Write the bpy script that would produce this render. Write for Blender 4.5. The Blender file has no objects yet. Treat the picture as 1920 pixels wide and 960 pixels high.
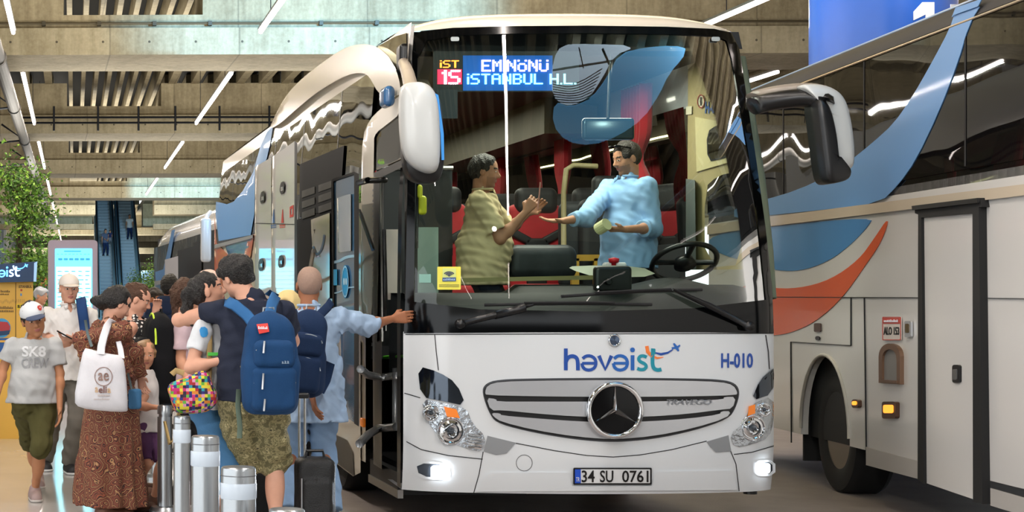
import bpy, math, random
import numpy as np
from mathutils import Vector, Matrix, noise as mnoise
from mathutils.geometry import delaunay_2d_cdt
random.seed(7); np.random.seed(7)
SC = bpy.context.scene; COL = SC.collection
F = 3300.0; PX = 75.0; PY = 557.0; EYE = 1.53          # focal length in pixels, principal point, eye height
# ---------------------------------------------------------------- camera
cd = bpy.data.cameras.new('camera'); cam = bpy.data.objects.new('camera', cd); COL.objects.link(cam)
cam.location = (0, 0, EYE); cam.rotation_euler = (math.pi/2, 0, 0)
cd.sensor_width = 36; cd.lens = 36*F/1920
cd.shift_x = (960-PX)/1920; cd.shift_y = (PY-480)/1920
cd.clip_end = 500; SC.camera = cam
# ---------------------------------------------------------------- view, world, lights
vs = SC.view_settings; vs.view_transform = 'Standard'; vs.look = 'None'; vs.gamma = 1; vs.use_curve_mapping = False
vs.exposure = -0.08
SC.cycles.max_bounces = 8; SC.cycles.transparent_max_bounces = 16
SC.cycles.sample_clamp_indirect = 4; SC.cycles.caustics_reflective = False; SC.cycles.caustics_refractive = False
W = bpy.data.worlds.new('world'); SC.world = W; W.use_nodes = True
W.node_tree.nodes['Background'].inputs[0].default_value = (0.93, 0.97, 1.0, 1)
W.node_tree.nodes['Background'].inputs[1].default_value = 2.6
def lamp(name, kind, loc, target, energy, color=(1,1,1), size=1.0, size_y=None, spot=60, blend=.5):
    l = bpy.data.lights.new(name, kind); l.energy = energy; l.color = color
    if kind == 'AREA':
        l.size = size
        if size_y: l.shape = 'RECTANGLE'; l.size_y = size_y
    elif kind == 'SPOT':
        l.spot_size = math.radians(spot); l.spot_blend = blend; l.shadow_soft_size = size
    else: l.shadow_soft_size = size
    o = bpy.data.objects.new(name, l); COL.objects.link(o); o.location = loc
    if target is not None: o.rotation_euler = (Vector(target)-Vector(loc)).to_track_quat('-Z','Y').to_euler()
    return o
lamp('added_fill_spot', 'SPOT', (-3.6, -2, 5.6), (2.0, 12.5, 1.2), 1800, (1,.98,.95), .08, spot=75, blend=1)  # added fill spots brightening the coach front and platform, no fixture modelled
lamp('added_fill_spot', 'SPOT', (9.5, -6, 5.8), (5.0, 12.5, 1.4), 1300, (1,.98,.96), .08, spot=70, blend=1)
lamp('daylight_opening_beam', 'SPOT', (6.8, 22.5, 6.2), (5.3, 32.5, 6.75), 11000, (.22,.58,1), .25, spot=42, blend=.6)
lamp('daylight_opening_far', 'SPOT', (7.2, 70, 5.2), (6.3, 79.0, 6.2), 9000, (.3,.65,1), .25, spot=26, blend=.3)
lamp('added_fill_spot', 'SPOT', (2.6, 3, 5.9), (6.2, 12.5, .9), 650, (1,.97,.93), .08, spot=80, blend=1)  # added fill spot to brighten the right coach's side
for yy in (19, 25, 40, 56, 74, 92, 125):
    lamp('added_ceiling_uplight', 'AREA', (3.4, yy, 4.2), (3.6, yy, 9), (1500 if yy in (19,25) else 900), (1,.96,.88), 7, 9)  # added upward fill that brightens the concrete ceiling, not a fixture
# ---------------------------------------------------------------- helpers
def lin(h):
    h = h.lstrip('#'); c = [int(h[i:i+2],16)/255 for i in (0,2,4)]
    return tuple((x/12.92 if x <= .04045 else ((x+.055)/1.055)**2.4) for x in c)
MATS = {}
def mat(name, col='#808080', rough=.5, metal=0, spec=.5, emit=0, noise=0, nscale=8, bump=0, bscale=60, coat=0, alpha=None, sheen=0):
    if name in MATS: return MATS[name]
    m = bpy.data.materials.new(name); m.use_nodes = True; nt = m.node_tree; b = nt.nodes['Principled BSDF']
    c = lin(col) if isinstance(col, str) else col
    b.inputs['Base Color'].default_value = (*c,1); b.inputs['Roughness'].default_value = rough
    b.inputs['Metallic'].default_value = metal; b.inputs['Specular IOR Level'].default_value = spec
    b.inputs['Coat Weight'].default_value = coat; b.inputs['Coat Roughness'].default_value = .04
    if sheen: b.inputs['Sheen Weight'].default_value = sheen
    if emit:
        b.inputs['Emission Color'].default_value = (*c,1); b.inputs['Emission Strength'].default_value = emit
    tc = nt.nodes.new('ShaderNodeTexCoord')
    if noise:
        n = nt.nodes.new('ShaderNodeTexNoise'); n.inputs['Scale'].default_value = nscale; n.inputs['Detail'].default_value = 5
        nt.links.new(tc.outputs['Object'], n.inputs['Vector'])
        mr = nt.nodes.new('ShaderNodeMapRange'); mr.inputs[3].default_value = 1-noise; mr.inputs[4].default_value = 1+noise
        nt.links.new(n.outputs[0], mr.inputs[0])
        mx = nt.nodes.new('ShaderNodeMix'); mx.data_type = 'RGBA'; mx.blend_type = 'MULTIPLY'; mx.inputs[0].default_value = 1
        mx.inputs[6].default_value = (*c,1); nt.links.new(mr.outputs[0], mx.inputs[7]); nt.links.new(mx.outputs[2], b.inputs['Base Color'])
    if bump:
        n2 = nt.nodes.new('ShaderNodeTexNoise'); n2.inputs['Scale'].default_value = bscale; n2.inputs['Detail'].default_value = 3
        nt.links.new(tc.outputs['Object'], n2.inputs['Vector'])
        bp = nt.nodes.new('ShaderNodeBump'); bp.inputs['Strength'].default_value = bump; bp.inputs['Distance'].default_value = .02
        nt.links.new(n2.outputs[0], bp.inputs['Height']); nt.links.new(bp.outputs[0], b.inputs['Normal'])
    MATS[name] = m; return m
def glass(name, tint='#c8d8d0', base=.05, gl=1.0, wav=0, rough=0.0, wscale=1.2):
    """thin sheet: tinted transparency plus a mirror reflection that grows at grazing angles"""
    if name in MATS: return MATS[name]
    m = bpy.data.materials.new(name); m.use_nodes = True; nt = m.node_tree; nt.nodes.clear()
    out = nt.nodes.new('ShaderNodeOutputMaterial'); t = nt.nodes.new('ShaderNodeBsdfTransparent'); t.inputs[0].default_value = (*lin(tint),1)
    g = nt.nodes.new('ShaderNodeBsdfGlossy'); g.inputs['Roughness'].default_value = rough; g.inputs[0].default_value = (gl,gl,gl,1)
    lw = nt.nodes.new('ShaderNodeFresnel'); lw.inputs[0].default_value = 1.5
    ad = nt.nodes.new('ShaderNodeMath'); ad.operation = 'ADD'; ad.inputs[1].default_value = base; ad.use_clamp = True
    nt.links.new(lw.outputs[0], ad.inputs[0]); mx = nt.nodes.new('ShaderNodeMixShader')
    nt.links.new(ad.outputs[0], mx.inputs[0]); nt.links.new(t.outputs[0], mx.inputs[1]); nt.links.new(g.outputs[0], mx.inputs[2])
    nt.links.new(mx.outputs[0], out.inputs[0])
    if wav: wavy(nt, g.inputs['Normal'], wav, wscale)
    MATS[name] = m; return m
def wavy(nt, sock, s, scale):
    tc = nt.nodes.new('ShaderNodeTexCoord'); n = nt.nodes.new('ShaderNodeTexNoise'); n.inputs['Scale'].default_value = scale; n.inputs['Detail'].default_value = 1
    nt.links.new(tc.outputs['Object'], n.inputs['Vector']); bp = nt.nodes.new('ShaderNodeBump'); bp.inputs['Strength'].default_value = s; bp.inputs['Distance'].default_value = .1
    nt.links.new(n.outputs[0], bp.inputs['Height']); nt.links.new(bp.outputs[0], sock)
def tag(o, label=None, cat=None, group=None, kind=None):
    if label: o['label'] = label
    if cat: o['category'] = cat
    if group: o['group'] = group
    if kind: o['kind'] = kind
    return o
def empty(name, loc, label=None, cat=None, group=None):
    o = bpy.data.objects.new(name, None); COL.objects.link(o); o.location = loc; o.empty_display_size = .1
    return tag(o, label, cat, group)
def link_mesh(name, V, Fc, mats, parent=None, mi=None, smooth=False):
    """V in world coordinates; placed under parent with the parent's location taken off"""
    me = bpy.data.meshes.new(name)
    off = np.array(parent_world(parent)) if parent is not None else np.zeros(3)
    V = np.asarray(V, float).reshape(-1,3) - off
    me.from_pydata(V.tolist(), [], [list(map(int,f)) for f in Fc])
    if not isinstance(mats, (list,tuple)): mats = [mats]
    for m in mats: me.materials.append(m)
    if mi is not None: me.polygons.foreach_set('material_index', np.asarray(mi, dtype=np.int32))
    if smooth: me.polygons.foreach_set('use_smooth', [True]*len(me.polygons))
    me.update(); o = bpy.data.objects.new(name, me); COL.objects.link(o)
    if parent is not None: o.parent = parent
    return o
def parent_world(p):
    v = Vector((0,0,0))
    while p is not None: v = v + p.location; p = p.parent
    return v
class MB:
    """collects shapes into one mesh"""
    def __init__(s): s.V=[]; s.F=[]; s.M=[]
    def add(s, V, Fc, m=0):
        b=len(s.V); s.V += [tuple(v) for v in V]; s.F += [tuple(b+i for i in f) for f in Fc]; s.M += [m]*len(Fc); return s
    def box(s, x0,x1,y0,y1,z0,z1, m=0, fr=None):
        V=[(x,y,z) for z in (z0,z1) for y in (y0,y1) for x in (x0,x1)]
        if fr: V=[fr(*v) for v in V]
        return s.add(V,[(0,2,3,1),(4,5,7,6),(0,1,5,4),(2,6,7,3),(0,4,6,2),(1,3,7,5)],m)
    def rbox(s, c, size, r=.02, R=None, m=0, n=3):
        """rounded box by superellipse-like corner offset"""
        hx,hy,hz=[q/2 for q in size]; r=min(r,hx,hy,hz); V=[];Fc=[]
        import itertools
        N=n+1
        # sphere-ish cube map
        pts={};
        g=[-1]+[-1+2*i/(2*N) for i in range(1,2*N)]+[1]
        def vert(d):
            q=Vector(d); core=Vector((math.copysign(hx-r,q.x) if abs(q.x)>1e-9 else 0, math.copysign(hy-r,q.y) if abs(q.y)>1e-9 else 0, math.copysign(hz-r,q.z) if abs(q.z)>1e-9 else 0))
            return core+q.normalized()*r
        a=[-1,-.6,-.2,-1e-6,1e-6,.2,.6,1]; k=len(a)
        for ax in range(3):
            for sg in (-1,1):
                base=len(V)
                for i in range(k):
                    for j in range(k):
                        d=[0,0,0]; d[ax]=sg; d[(ax+1)%3]=a[i]; d[(ax+2)%3]=a[j]
                        p=vert(d)
                        if R is not None: p=R@p
                        V.append(tuple(p+Vector(c)))
                for i in range(k-1):
                    for j in range(k-1):
                        f=(base+i*k+j, base+(i+1)*k+j, base+(i+1)*k+j+1, base+i*k+j+1)
                        Fc.append(f if sg>0 else f[::-1])
        return s.add(V,Fc,m)
    def tube(s, pts, r, n=10, m=0, caps=True, closed=False):
        pts=[Vector(p) for p in pts]; K=len(pts); rr = r if isinstance(r,(list,tuple)) else [r]*K
        V=[];Fc=[]; up=None
        for i,p in enumerate(pts):
            if closed: t=(pts[(i+1)%K]-pts[i-1]).normalized()
            else: t=(pts[min(i+1,K-1)]-pts[max(i-1,0)]).normalized()
            if up is None:
                up=Vector((0,0,1)) if abs(t.z)<.9 else Vector((0,1,0))
            a=t.cross(up).normalized(); b=a.cross(t).normalized(); up=b
            for j in range(n):
                an=2*math.pi*j/n; V.append(p+(a*math.cos(an)+b*math.sin(an))*rr[i])
        for i in range(K if closed else K-1):
            for j in range(n):
                i2=(i+1)%K; Fc.append((i*n+j,i2*n+j,i2*n+(j+1)%n,i*n+(j+1)%n))
        if caps and not closed: Fc.append(tuple(range(n))[::-1]); Fc.append(tuple((K-1)*n+j for j in range(n)))
        return s.add(V,Fc,m)
    def lathe(s, prof, c=(0,0,0), axis='z', n=32, m=0, R=None):
        """prof: list of (r, h)"""
        V=[];Fc=[];K=len(prof)
        for r,h in prof:
            for j in range(n):
                an=2*math.pi*j/n; v=Vector((r*math.cos(an), r*math.sin(an), h))
                if axis=='y': v=Vector((v.x,v.z,v.y))
                if axis=='x': v=Vector((v.z,v.y,v.x))
                if R is not None: v=R@v
                V.append(v+Vector(c))
        for i in range(K-1):
            for j in range(n): Fc.append((i*n+j,i*n+(j+1)%n,(i+1)*n+(j+1)%n,(i+1)*n+j))
        if prof[0][0]>1e-6: Fc.append(tuple(range(n))[::-1])
        if prof[-1][0]>1e-6: Fc.append(tuple((K-1)*n+j for j in range(n)))
        return s.add(V,Fc,m)
    def prism(s, poly, vec, m=0):
        n=len(poly); V=[Vector(p) for p in poly]+[Vector(p)+Vector(vec) for p in poly]
        Fc=[tuple(range(n))[::-1],tuple(range(n,2*n))]+[(i,(i+1)%n,n+(i+1)%n,n+i) for i in range(n)]
        return s.add(V,Fc,m)
    def grid(s, fn, us, vs_, m=0):
        V=[fn(u,v) for u in us for v in vs_]; nv=len(vs_)
        Fc=[(i*nv+j,(i+1)*nv+j,(i+1)*nv+j+1,i*nv+j+1) for i in range(len(us)-1) for j in range(nv-1)]
        return s.add(V,Fc,m)
    def build(s, name, mats, parent=None, smooth=False):
        return link_mesh(name, s.V, s.F, mats, parent, s.M, smooth)
def autosmooth(o, ang=35):
    me=o.data; me.polygons.foreach_set('use_smooth',[True]*len(me.polygons))
    try: me.set_sharp_from_angle(angle=math.radians(ang))
    except Exception: pass
    return o
def lins(a,b,n): return [a+(b-a)*i/(n-1) for i in range(n)]
def P(px,py,Y): return Vector(((px-PX)*Y/F, Y, EYE+(PY-py)*Y/F))
def inpoly(pts, poly):
    x=pts[:,0]; y=pts[:,1]; r=np.zeros(len(pts),bool); n=len(poly)
    for i in range(n):
        x1,y1=poly[i]; x2,y2=poly[(i+1)%n]
        if y1==y2: continue
        c=((y1>y)!=(y2>y)) & (x < (x2-x1)*(y-y1)/(y2-y1)+x1); r^=c
    return r
def smooth_poly(p, it=2, closed=True):
    for _ in range(it):
        q=[]; n=len(p)
        if closed:
            for i in range(n):
                a,b=p[i],p[(i+1)%n]; q+=[(a[0]*.75+b[0]*.25,a[1]*.75+b[1]*.25),(a[0]*.25+b[0]*.75,a[1]*.25+b[1]*.75)]
        else:
            q=[p[0]]
            for i in range(n-1):
                a,b=p[i],p[i+1]; q+=[(a[0]*.75+b[0]*.25,a[1]*.75+b[1]*.25),(a[0]*.25+b[0]*.75,a[1]*.25+b[1]*.75)]
            q.append(p[-1])
        p=q
    return p
def drape_mesh(mb, outers, mapf, off=.004, thick=.006, step=12, holes=(), m=0):
    """fill 2-D outlines, lay them on the surface mapf(px,py,off) and give them thickness"""
    loops=[list(o) for o in outers]+[list(h) for h in holes]
    P2=[];E=[]
    for lp in loops:
        dense=[]
        n=len(lp)
        for i in range(n):
            a=np.array(lp[i],float); b=np.array(lp[(i+1)%n],float); k=max(1,int(np.hypot(*(b-a))//step))
            for j in range(k): dense.append(tuple(a+(b-a)*j/k))
        s=len(P2); P2+=dense; E+=[(s+i,s+(i+1)%len(dense)) for i in range(len(dense))]
    A=np.array(P2); lo=A.min(0); hi=A.max(0)
    gx=np.arange(lo[0]+step/2,hi[0],step); gy=np.arange(lo[1]+step/2,hi[1],step)
    if len(gx) and len(gy):
        G=np.array([(x,y) for x in gx for y in gy])
        ins=np.zeros(len(G),bool)
        for o in outers: ins|=inpoly(G,o)
        for h in holes: ins&=~inpoly(G,h)
        G=G[ins]
        if len(G):
            d=np.full(len(G),1e9)
            for q in P2: d=np.minimum(d,(G[:,0]-q[0])**2+(G[:,1]-q[1])**2)
            G=G[d>(step*.35)**2]; P2+= [tuple(g) for g in G]
    vo,eo,fo,_,_,_=delaunay_2d_cdt([Vector(p) for p in P2],E,[],0,1e-4)
    vo=np.array([tuple(v) for v in vo]); fo=[f for f in fo if len(f)==3]
    C=np.array([vo[list(f)].mean(0) for f in fo]); keep=np.zeros(len(fo),bool)
    for o in outers: keep|=inpoly(C,o)
    for h in holes: keep&=~inpoly(C,h)
    fo=[f for f,k in zip(fo,keep) if k]
    top=[mapf(x,y,off) for x,y in vo]; n=len(vo)
    V=top; Fc=[]
    for f in fo: Fc.append(tuple(f))
    if thick:
        V=top+[mapf(x,y,off-thick) for x,y in vo]
        cnt={}
        for f in fo:
            for i in range(3):
                e=(f[i],f[(i+1)%3]); cnt[e]=1
        Fc+= [tuple(n+i for i in f[::-1]) for f in fo]
        for (a,b) in cnt:
            if (b,a) not in cnt: Fc.append((a,n+a,n+b,b))
    mb.add(V,Fc,m); return mb
def drape(name, outers, mapf, material, parent, off=.004, thick=.006, step=12, holes=(), smooth=True):
    if not isinstance(outers[0][0],(list,tuple)): outers=[outers]
    mb=MB(); drape_mesh(mb,outers,mapf,off,thick,step,holes)
    o=mb.build(name,material,parent)
    if smooth: autosmooth(o,30)
    return o
def stroke2d(pts, w):
    """outline of a polyline of width w (2-D)"""
    p=[np.array(q,float) for q in pts]; L=[];R=[]
    for i in range(len(p)):
        a=p[max(i-1,0)]; b=p[min(i+1,len(p)-1)]; t=b-a; t/= (np.hypot(*t)+1e-9); nrm=np.array((-t[1],t[0]))
        ww=w[i] if isinstance(w,(list,tuple)) else w
        L.append(tuple(p[i]+nrm*ww/2)); R.append(tuple(p[i]-nrm*ww/2))
    return L+R[::-1]
def ring2d(cx,cy,r,n=32,ry=None): return [(cx+r*math.cos(2*math.pi*i/n),cy+(ry or r)*math.sin(2*math.pi*i/n)) for i in range(n)]
def arc2d(cx,cy,r,a0,a1,n=14,ry=None): return [(cx+r*math.cos(math.radians(a0+(a1-a0)*i/(n-1))),cy+(ry or r)*math.sin(math.radians(a0+(a1-a0)*i/(n-1)))) for i in range(n)]
def rrect(x0,y0,x1,y1,r,n=4):
    q=[]
    for cx,cy,a in ((x1-r,y0+r,-90),(x1-r,y1-r,0),(x0+r,y1-r,90),(x0+r,y0+r,180)):
        q+=arc2d(cx,cy,r,a,a+90,n)
    return q
def text_mesh(s, bold=0.0, font_shear=0):
    cu=bpy.data.curves.new('t','FONT'); cu.body=s; cu.size=1; cu.offset=bold; cu.shear=font_shear; cu.resolution_u=3
    cu.fill_mode='FRONT' if hasattr(cu,'fill_mode') else cu.fill_mode
    ob=bpy.data.objects.new('t',cu); COL.objects.link(ob); dg=bpy.context.evaluated_depsgraph_get(); dg.update()
    me=bpy.data.meshes.new_from_object(ob.evaluated_get(dg)); V=np.array([tuple(v.co) for v in me.vertices]); Fc=[tuple(p.vertices) for p in me.polygons]
    bpy.data.objects.remove(ob); bpy.data.curves.remove(cu); bpy.data.meshes.remove(me)
    return V,Fc
def text_on(name, s, x0,y0,x1,y1, mapf, material, parent, off=.006, thick=.003, bold=0.0, mb=None, m=0, shear=0):
    """text fitted to the box (x0,y0)-(x1,y1) of the surface coordinates, y down"""
    V,Fc=text_mesh(s,bold,shear)
    if len(V)==0: return None
    lo=V.min(0);hi=V.max(0)
    u=x0+(V[:,0]-lo[0])/(hi[0]-lo[0])*(x1-x0); v=y1-(V[:,1]-lo[1])/(hi[1]-lo[1])*(y1-y0)
    own=mb is None
    if own: mb=MB()
    n=len(V); top=[mapf(a,b,off) for a,b in zip(u,v)]; bot=[mapf(a,b,off-thick) for a,b in zip(u,v)]
    E={}
    for f in Fc:
        for i in range(len(f)): E[(f[i],f[(i+1)%len(f)])]=1
    F2=[f for f in Fc]+[tuple(n+i for i in f[::-1]) for f in Fc]+[(a,n+a,n+b,b) for (a,b) in E if (b,a) not in E]
    mb.add(top+bot,F2,m)
    if own: return mb.build(name,material,parent)

lamp('escalator_fill','AREA',(4.6,100,5.6),(4.6,112,4.0),420,(.6,.88,1),3,3)  # added cyan fill to brighten the dark escalators

def marks(name,x0,y0,x1,y1,n,mapf,material,parent,off=.006,thick=.003):
    """a line of print too small to read: short uneven strokes on one baseline, joined by a hairline"""
    rnd=random.Random(int(x0*7+y0*3)); mb=MB(); dx=(x1-x0)/n; top=[];up=[(x0,y1)]
    for i in range(n):
        a=x0+i*dx; h=(y1-y0)*rnd.uniform(.6,1); up+=[(a+dx*.12,y1-.12*(y1-y0)),(a+dx*.15,y1-h),(a+dx*.7,y1-h*rnd.uniform(.7,1)),(a+dx*.72,y1-.12*(y1-y0))]
    up.append((x1,y1)); drape_mesh(mb,[up],mapf,off,thick,12); return mb.build(name,material,parent)
# ================================================================ the hall
HA = math.atan(64/F)
def HF(x,y,z):        # hall frame -> world (the hall runs a degree off the camera axis)
    return (x*math.cos(HA)+y*math.sin(HA), -x*math.sin(HA)+y*math.cos(HA), z)
def concrete(name, c1, c2, holes=False, boards=2.4):
    m=bpy.data.materials.new(name); m.use_nodes=True; nt=m.node_tree; b=nt.nodes['Principled BSDF']; b.inputs['Roughness'].default_value=.75; b.inputs['Specular IOR Level'].default_value=.3
    tc=nt.nodes.new('ShaderNodeTexCoord'); L=nt.links.new
    def nz(scale,det,vec=None,sc=None):
        n=nt.nodes.new('ShaderNodeTexNoise'); n.inputs['Scale'].default_value=scale; n.inputs['Detail'].default_value=det; n.inputs['Roughness'].default_value=.65
        mp=nt.nodes.new('ShaderNodeMapping'); mp.inputs['Scale'].default_value=sc or (1,1,1); L(tc.outputs['Object'],mp.inputs['Vector']); L(mp.outputs[0],n.inputs['Vector']); return n.outputs[0]
    a=nz(.7,6); s=nz(3,5,sc=(2.2,2.2,.25)); f=nz(14,4)
    def math_(op,x,y,clamp=False):
        n=nt.nodes.new('ShaderNodeMath'); n.operation=op; n.use_clamp=clamp
        for i,q in enumerate((x,y)):
            if q is None: continue
            if isinstance(q,(int,float)): n.inputs[i].default_value=q
            else: L(q,n.inputs[i])
        return n.outputs[0]
    v=math_('ADD',math_('MULTIPLY',a,.5),math_('ADD',math_('MULTIPLY',s,.4),math_('MULTIPLY',f,.25)))
    cr=nt.nodes.new('ShaderNodeValToRGB'); L(v,cr.inputs[0]); e=cr.color_ramp.elements
    e[0].position=.38; e[0].color=(*lin(c2),1); e[1].position=.72; e[1].color=(*lin(c1),1)
    sx=nt.nodes.new('ShaderNodeSeparateXYZ'); L(tc.outputs['Object'],sx.inputs[0])
    # formwork joints every few metres
    fr=math_('FRACT',math_('DIVIDE',math_('ADD',sx.outputs[0],50.3),boards),None); ln=math_('LESS_THAN',math_('ABSOLUTE',math_('SUBTRACT',fr,.5),None),.006)
    dark=math_('MULTIPLY',ln,.35)
    if holes:   # tie holes along the beam face
        hx=math_('SUBTRACT',math_('FRACT',math_('DIVIDE',math_('ADD',sx.outputs[0],50),.86),None),.5)
        hz=math_('SUBTRACT',math_('DIVIDE',sx.outputs[2],.86),6.27/.86)
        d=math_('ADD',math_('MULTIPLY',hx,hx),math_('MULTIPLY',hz,hz)); h=math_('LESS_THAN',d,.0007); dark=math_('ADD',dark,math_('MULTIPLY',h,.8),True)
    mx=nt.nodes.new('ShaderNodeMix'); mx.data_type='RGBA'; L(dark,mx.inputs[0]); L(cr.outputs[0],mx.inputs[6]); mx.inputs[7].default_value=(.03,.028,.022,1)
    L(mx.outputs[2],b.inputs['Base Color'])
    bp=nt.nodes.new('ShaderNodeBump'); bp.inputs['Strength'].default_value=.25; bp.inputs['Distance'].default_value=.02; L(f,bp.inputs['Height']); L(bp.outputs[0],b.inputs['Normal'])
    return m
M_CONC=concrete('concrete_wall','#c3b594','#7d7156'); M_BEAM=concrete('concrete_beam','#cdc2a4','#8f8468',True); M_RIB=concrete('concrete_rib','#b5a888','#7a6f58')
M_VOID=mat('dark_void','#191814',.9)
BY=[32.7+15.7*k for k in range(-4,9)]
CEIL=7.43; SOF=6.03
def hall_obj(name, mb, m, **k):
    o=mb.build(name,m); tag(o,kind='structure'); return o
# platform floor (light polished) and the bus lane
def terrazzo():
    m=mat('polished_floor','#b9b7b4',.12,spec=.6,noise=.10,nscale=2); nt=m.node_tree; b=nt.nodes['Principled BSDF']
    tc=[n for n in nt.nodes if n.type=='TEX_COORD'][0]
    return m
mb=MB(); mb.box(-14,2.05,-30,165,-.6,0); fl=hall_obj('floor',mb,terrazzo())
mb=MB(); mb.box(2.05,2.2,-30,165,-.5,.002); hall_obj('trim_1',mb,mat('kerb_stone','#8b8781',.6,noise=.15,nscale=6))
mb=MB(); mb.box(2.2,45,-30,165,-.6,-.12); o=hall_obj('floor_road',mb,mat('asphalt','#8d837d',.55,noise=.25,nscale=3,bump=.3,bscale=90))
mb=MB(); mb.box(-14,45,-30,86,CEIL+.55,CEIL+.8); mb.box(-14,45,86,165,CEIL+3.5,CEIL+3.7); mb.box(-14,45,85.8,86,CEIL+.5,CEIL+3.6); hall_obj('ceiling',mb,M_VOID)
mb=MB()
for x0,x1 in ((-12,1.15),(4.35,45)): mb.box(x0,x1,86,135,CEIL,CEIL+.3,fr=HF)
mb.box(-12,45,135,164,CEIL,CEIL+.3,fr=HF); hall_obj('ceiling_slab',mb,M_RIB)
for k,y in enumerate(BY):
    # lower band of the beam, then the upper wall with the ribbed notch
    void=85<y<125          # the escalator well is cut through these beams
    mb=MB()
    for x0,x1 in (((-12,1.15),(4.35,45)) if void else ((-12,45),)): mb.box(x0,x1,y,y+2.4,SOF,SOF+.5,fr=HF)
    o=hall_obj('trim_beam',mb,M_BEAM)
    mb=MB()
    for x0,x1 in (((-12,1.15),(4.35,45)) if void else ((-12,-.2),(2.4,45))): mb.box(x0,x1,y+.2,y+2.3,SOF+.5,CEIL+.0,fr=HF)
    if not void: mb.box(-.2,2.4,y+.2,y+2.3,SOF+.5,EYE+5.27,fr=HF)
    if not void: mb.box(-12,45,y+.17,y+.2,SOF+.62,SOF+.66,fr=HF)
    hall_obj('wall_beam',mb,M_CONC)
    # ceiling ribs running along the hall to the next beam
    mb=MB()
    if -10<y<80:
        for i in range(8): xx=-.15+i*.345; mb.box(xx,xx+.11,y+.2,y+15.9,CEIL-.02,CEIL+.5,fr=HF)
        for i in range(60):
            xx=2.6+i*.62; mb.box(xx,xx+.22,y+2.3,y+15.9,CEIL-.02,CEIL+.5,fr=HF)
        for i in range(8):
            xx=-.8-i*.62; mb.box(xx,xx+.2,y+2.3,y+15.9,CEIL-.02,CEIL+.5,fr=HF)
        hall_obj('ceiling_ribs',mb,M_RIB)
# end wall, left wall with fins
mb=MB(); mb.box(-14,45,158,158.4,-.1,8,fr=HF); hall_obj('wall_back',mb,concrete('concrete_far','#a89c80','#6f6650'))
mb=MB(); mb.box(-14,45,-30.5,-30,-.6,4.2); hall_obj('wall_reflection_blocker',mb,mat('wall_dark','#3b3d40',.7))  # unseen wall added behind the camera to darken low reflections
mb=MB(); mb.box(-5.6,-5.3,13,165,-.1,8,fr=HF); hall_obj('wall_left',mb,mat('facade_grey','#8f8d8a',.5,noise=.1))
mb=MB()
for i in range(34):
    yy=14+i*4.2; mb.box(-5.3,-4.75,yy,yy+.35,0,7.4,fr=HF)
    mb.box(-5.3,-5.1,yy+1.9,yy+2.1,0,6,fr=HF)
hall_obj('trim_2',mb,mat('facade_fins','#aaa8a4',.4))
# deep transverse lintel bands further back (second storey edges)
mb=MB()
for yy,z0,z1 in ((98,5.3,5.6),(124,4.6,5.0),(140,3.9,4.3)): mb.box(-5,1.1,yy,yy+.6,z0,z1,fr=HF); mb.box(4.4,24,yy,yy+.6,z0,z1,fr=HF)
hall_obj('trim_3',mb,M_BEAM)
# line lights
M_LED=bpy.data.materials.new('led_tube'); M_LED.use_nodes=True; b=M_LED.node_tree.nodes['Principled BSDF']
b.inputs['Emission Color'].default_value=(1,.86,.80,1); b.inputs['Emission Strength'].default_value=14; b.inputs['Base Color'].default_value=(1,1,1,1)
M_ALU=mat('aluminium','#9a9a98',.35,1)
M_DARKMET=mat('dark_metal','#20232a',.4,.6)
def tube_light(x,y0,y1,z,label,grp,k_lit=0):
    c=HF(x,(y0+y1)/2,z); r=empty('line_light',c,label,'light',grp)
    a=Vector(HF(x,y0,z)); b=Vector(HF(x,y1,z))
    MB().tube([a,b],.035,8).build('light_tube',M_LED,r)
    mb=MB(); mb.box(x-.05,x+.05,y0,y1,z+.03,z+.07,fr=HF); mb.build('light_rail',M_ALU,r)
    mb=MB()
    for t in (.15,.85):
        yy=y0+(y1-y0)*t; mb.tube([HF(x,yy,z+.07),HF(x,yy,CEIL+.56)],.008,5)
    mb.build('hanger_wire',M_DARKMET,r)
    if k_lit:
        L_=lamp('line_light_glow','AREA',HF(x,(y0+y1)/2,z-.045),None,k_lit,(1,.9,.82),.06,y1-y0); L_.rotation_euler=(0,0,-HA)
rows=[(-1.03,'left row','over the platform'),(3.15,'second row','between platform and bus lane'),(10.4,'third row','over the bus lanes'),(14.0,'fourth row','over the far bus lanes')]
names=['nearest','second nearest','third','fourth','fifth','sixth','seventh','eighth']
for ri,(x,rn,where) in enumerate(rows):
    for k in range(-4,8):
        y0=35.3+15.7*k; n=k+1
        seen = 0<=n<8
        if ri>=2 and n>=2: continue
        if ri==1 and k>=3: continue
        lab=('linear ceiling light %s, %s in the %s'%(where,names[n],rn)) if seen else 'linear ceiling light behind the viewpoint %s'%where
        tube_light(x,y0,y0+10.2,SOF-.02,lab,'linear ceiling lights in the '+rn if seen else 'linear ceiling lights behind the viewpoint '+where, (420 if ri==0 else 230) if ((ri<2 and -2<=k<=1) or (ri==2 and k in(-1,))) else 0)
# big duct on the left with brackets
r=empty('ceiling_pipe',HF(-1.30,50,5.62),'thick grey pipe running back under the ceiling above the tree','pipe')
mb=MB(); mb.tube([HF(-1.30,24,5.63),HF(-1.30,92,5.63)],.125,16); mb.build('pipe_run',mat('pipe_grey','#4d4a45',.5,.2,noise=.15),r,True)
mb=MB()
for yy in (30,38,46,54,62,70,78): mb.tube([HF(-1.30,yy,5.63),HF(-1.30,yy+.12,5.63)],.15,16)
mb.build('pipe_collar',mat('collar','#5f5c56',.5,.3),r,True)
mb=MB()
for yy in (38,46,54,62,70): MB().tube([HF(-1.9,yy,6.05),HF(-1.30,yy,5.63),HF(-2.6,yy,5.5)],.03,6).build('bracket',M_DARKMET,r)
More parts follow.
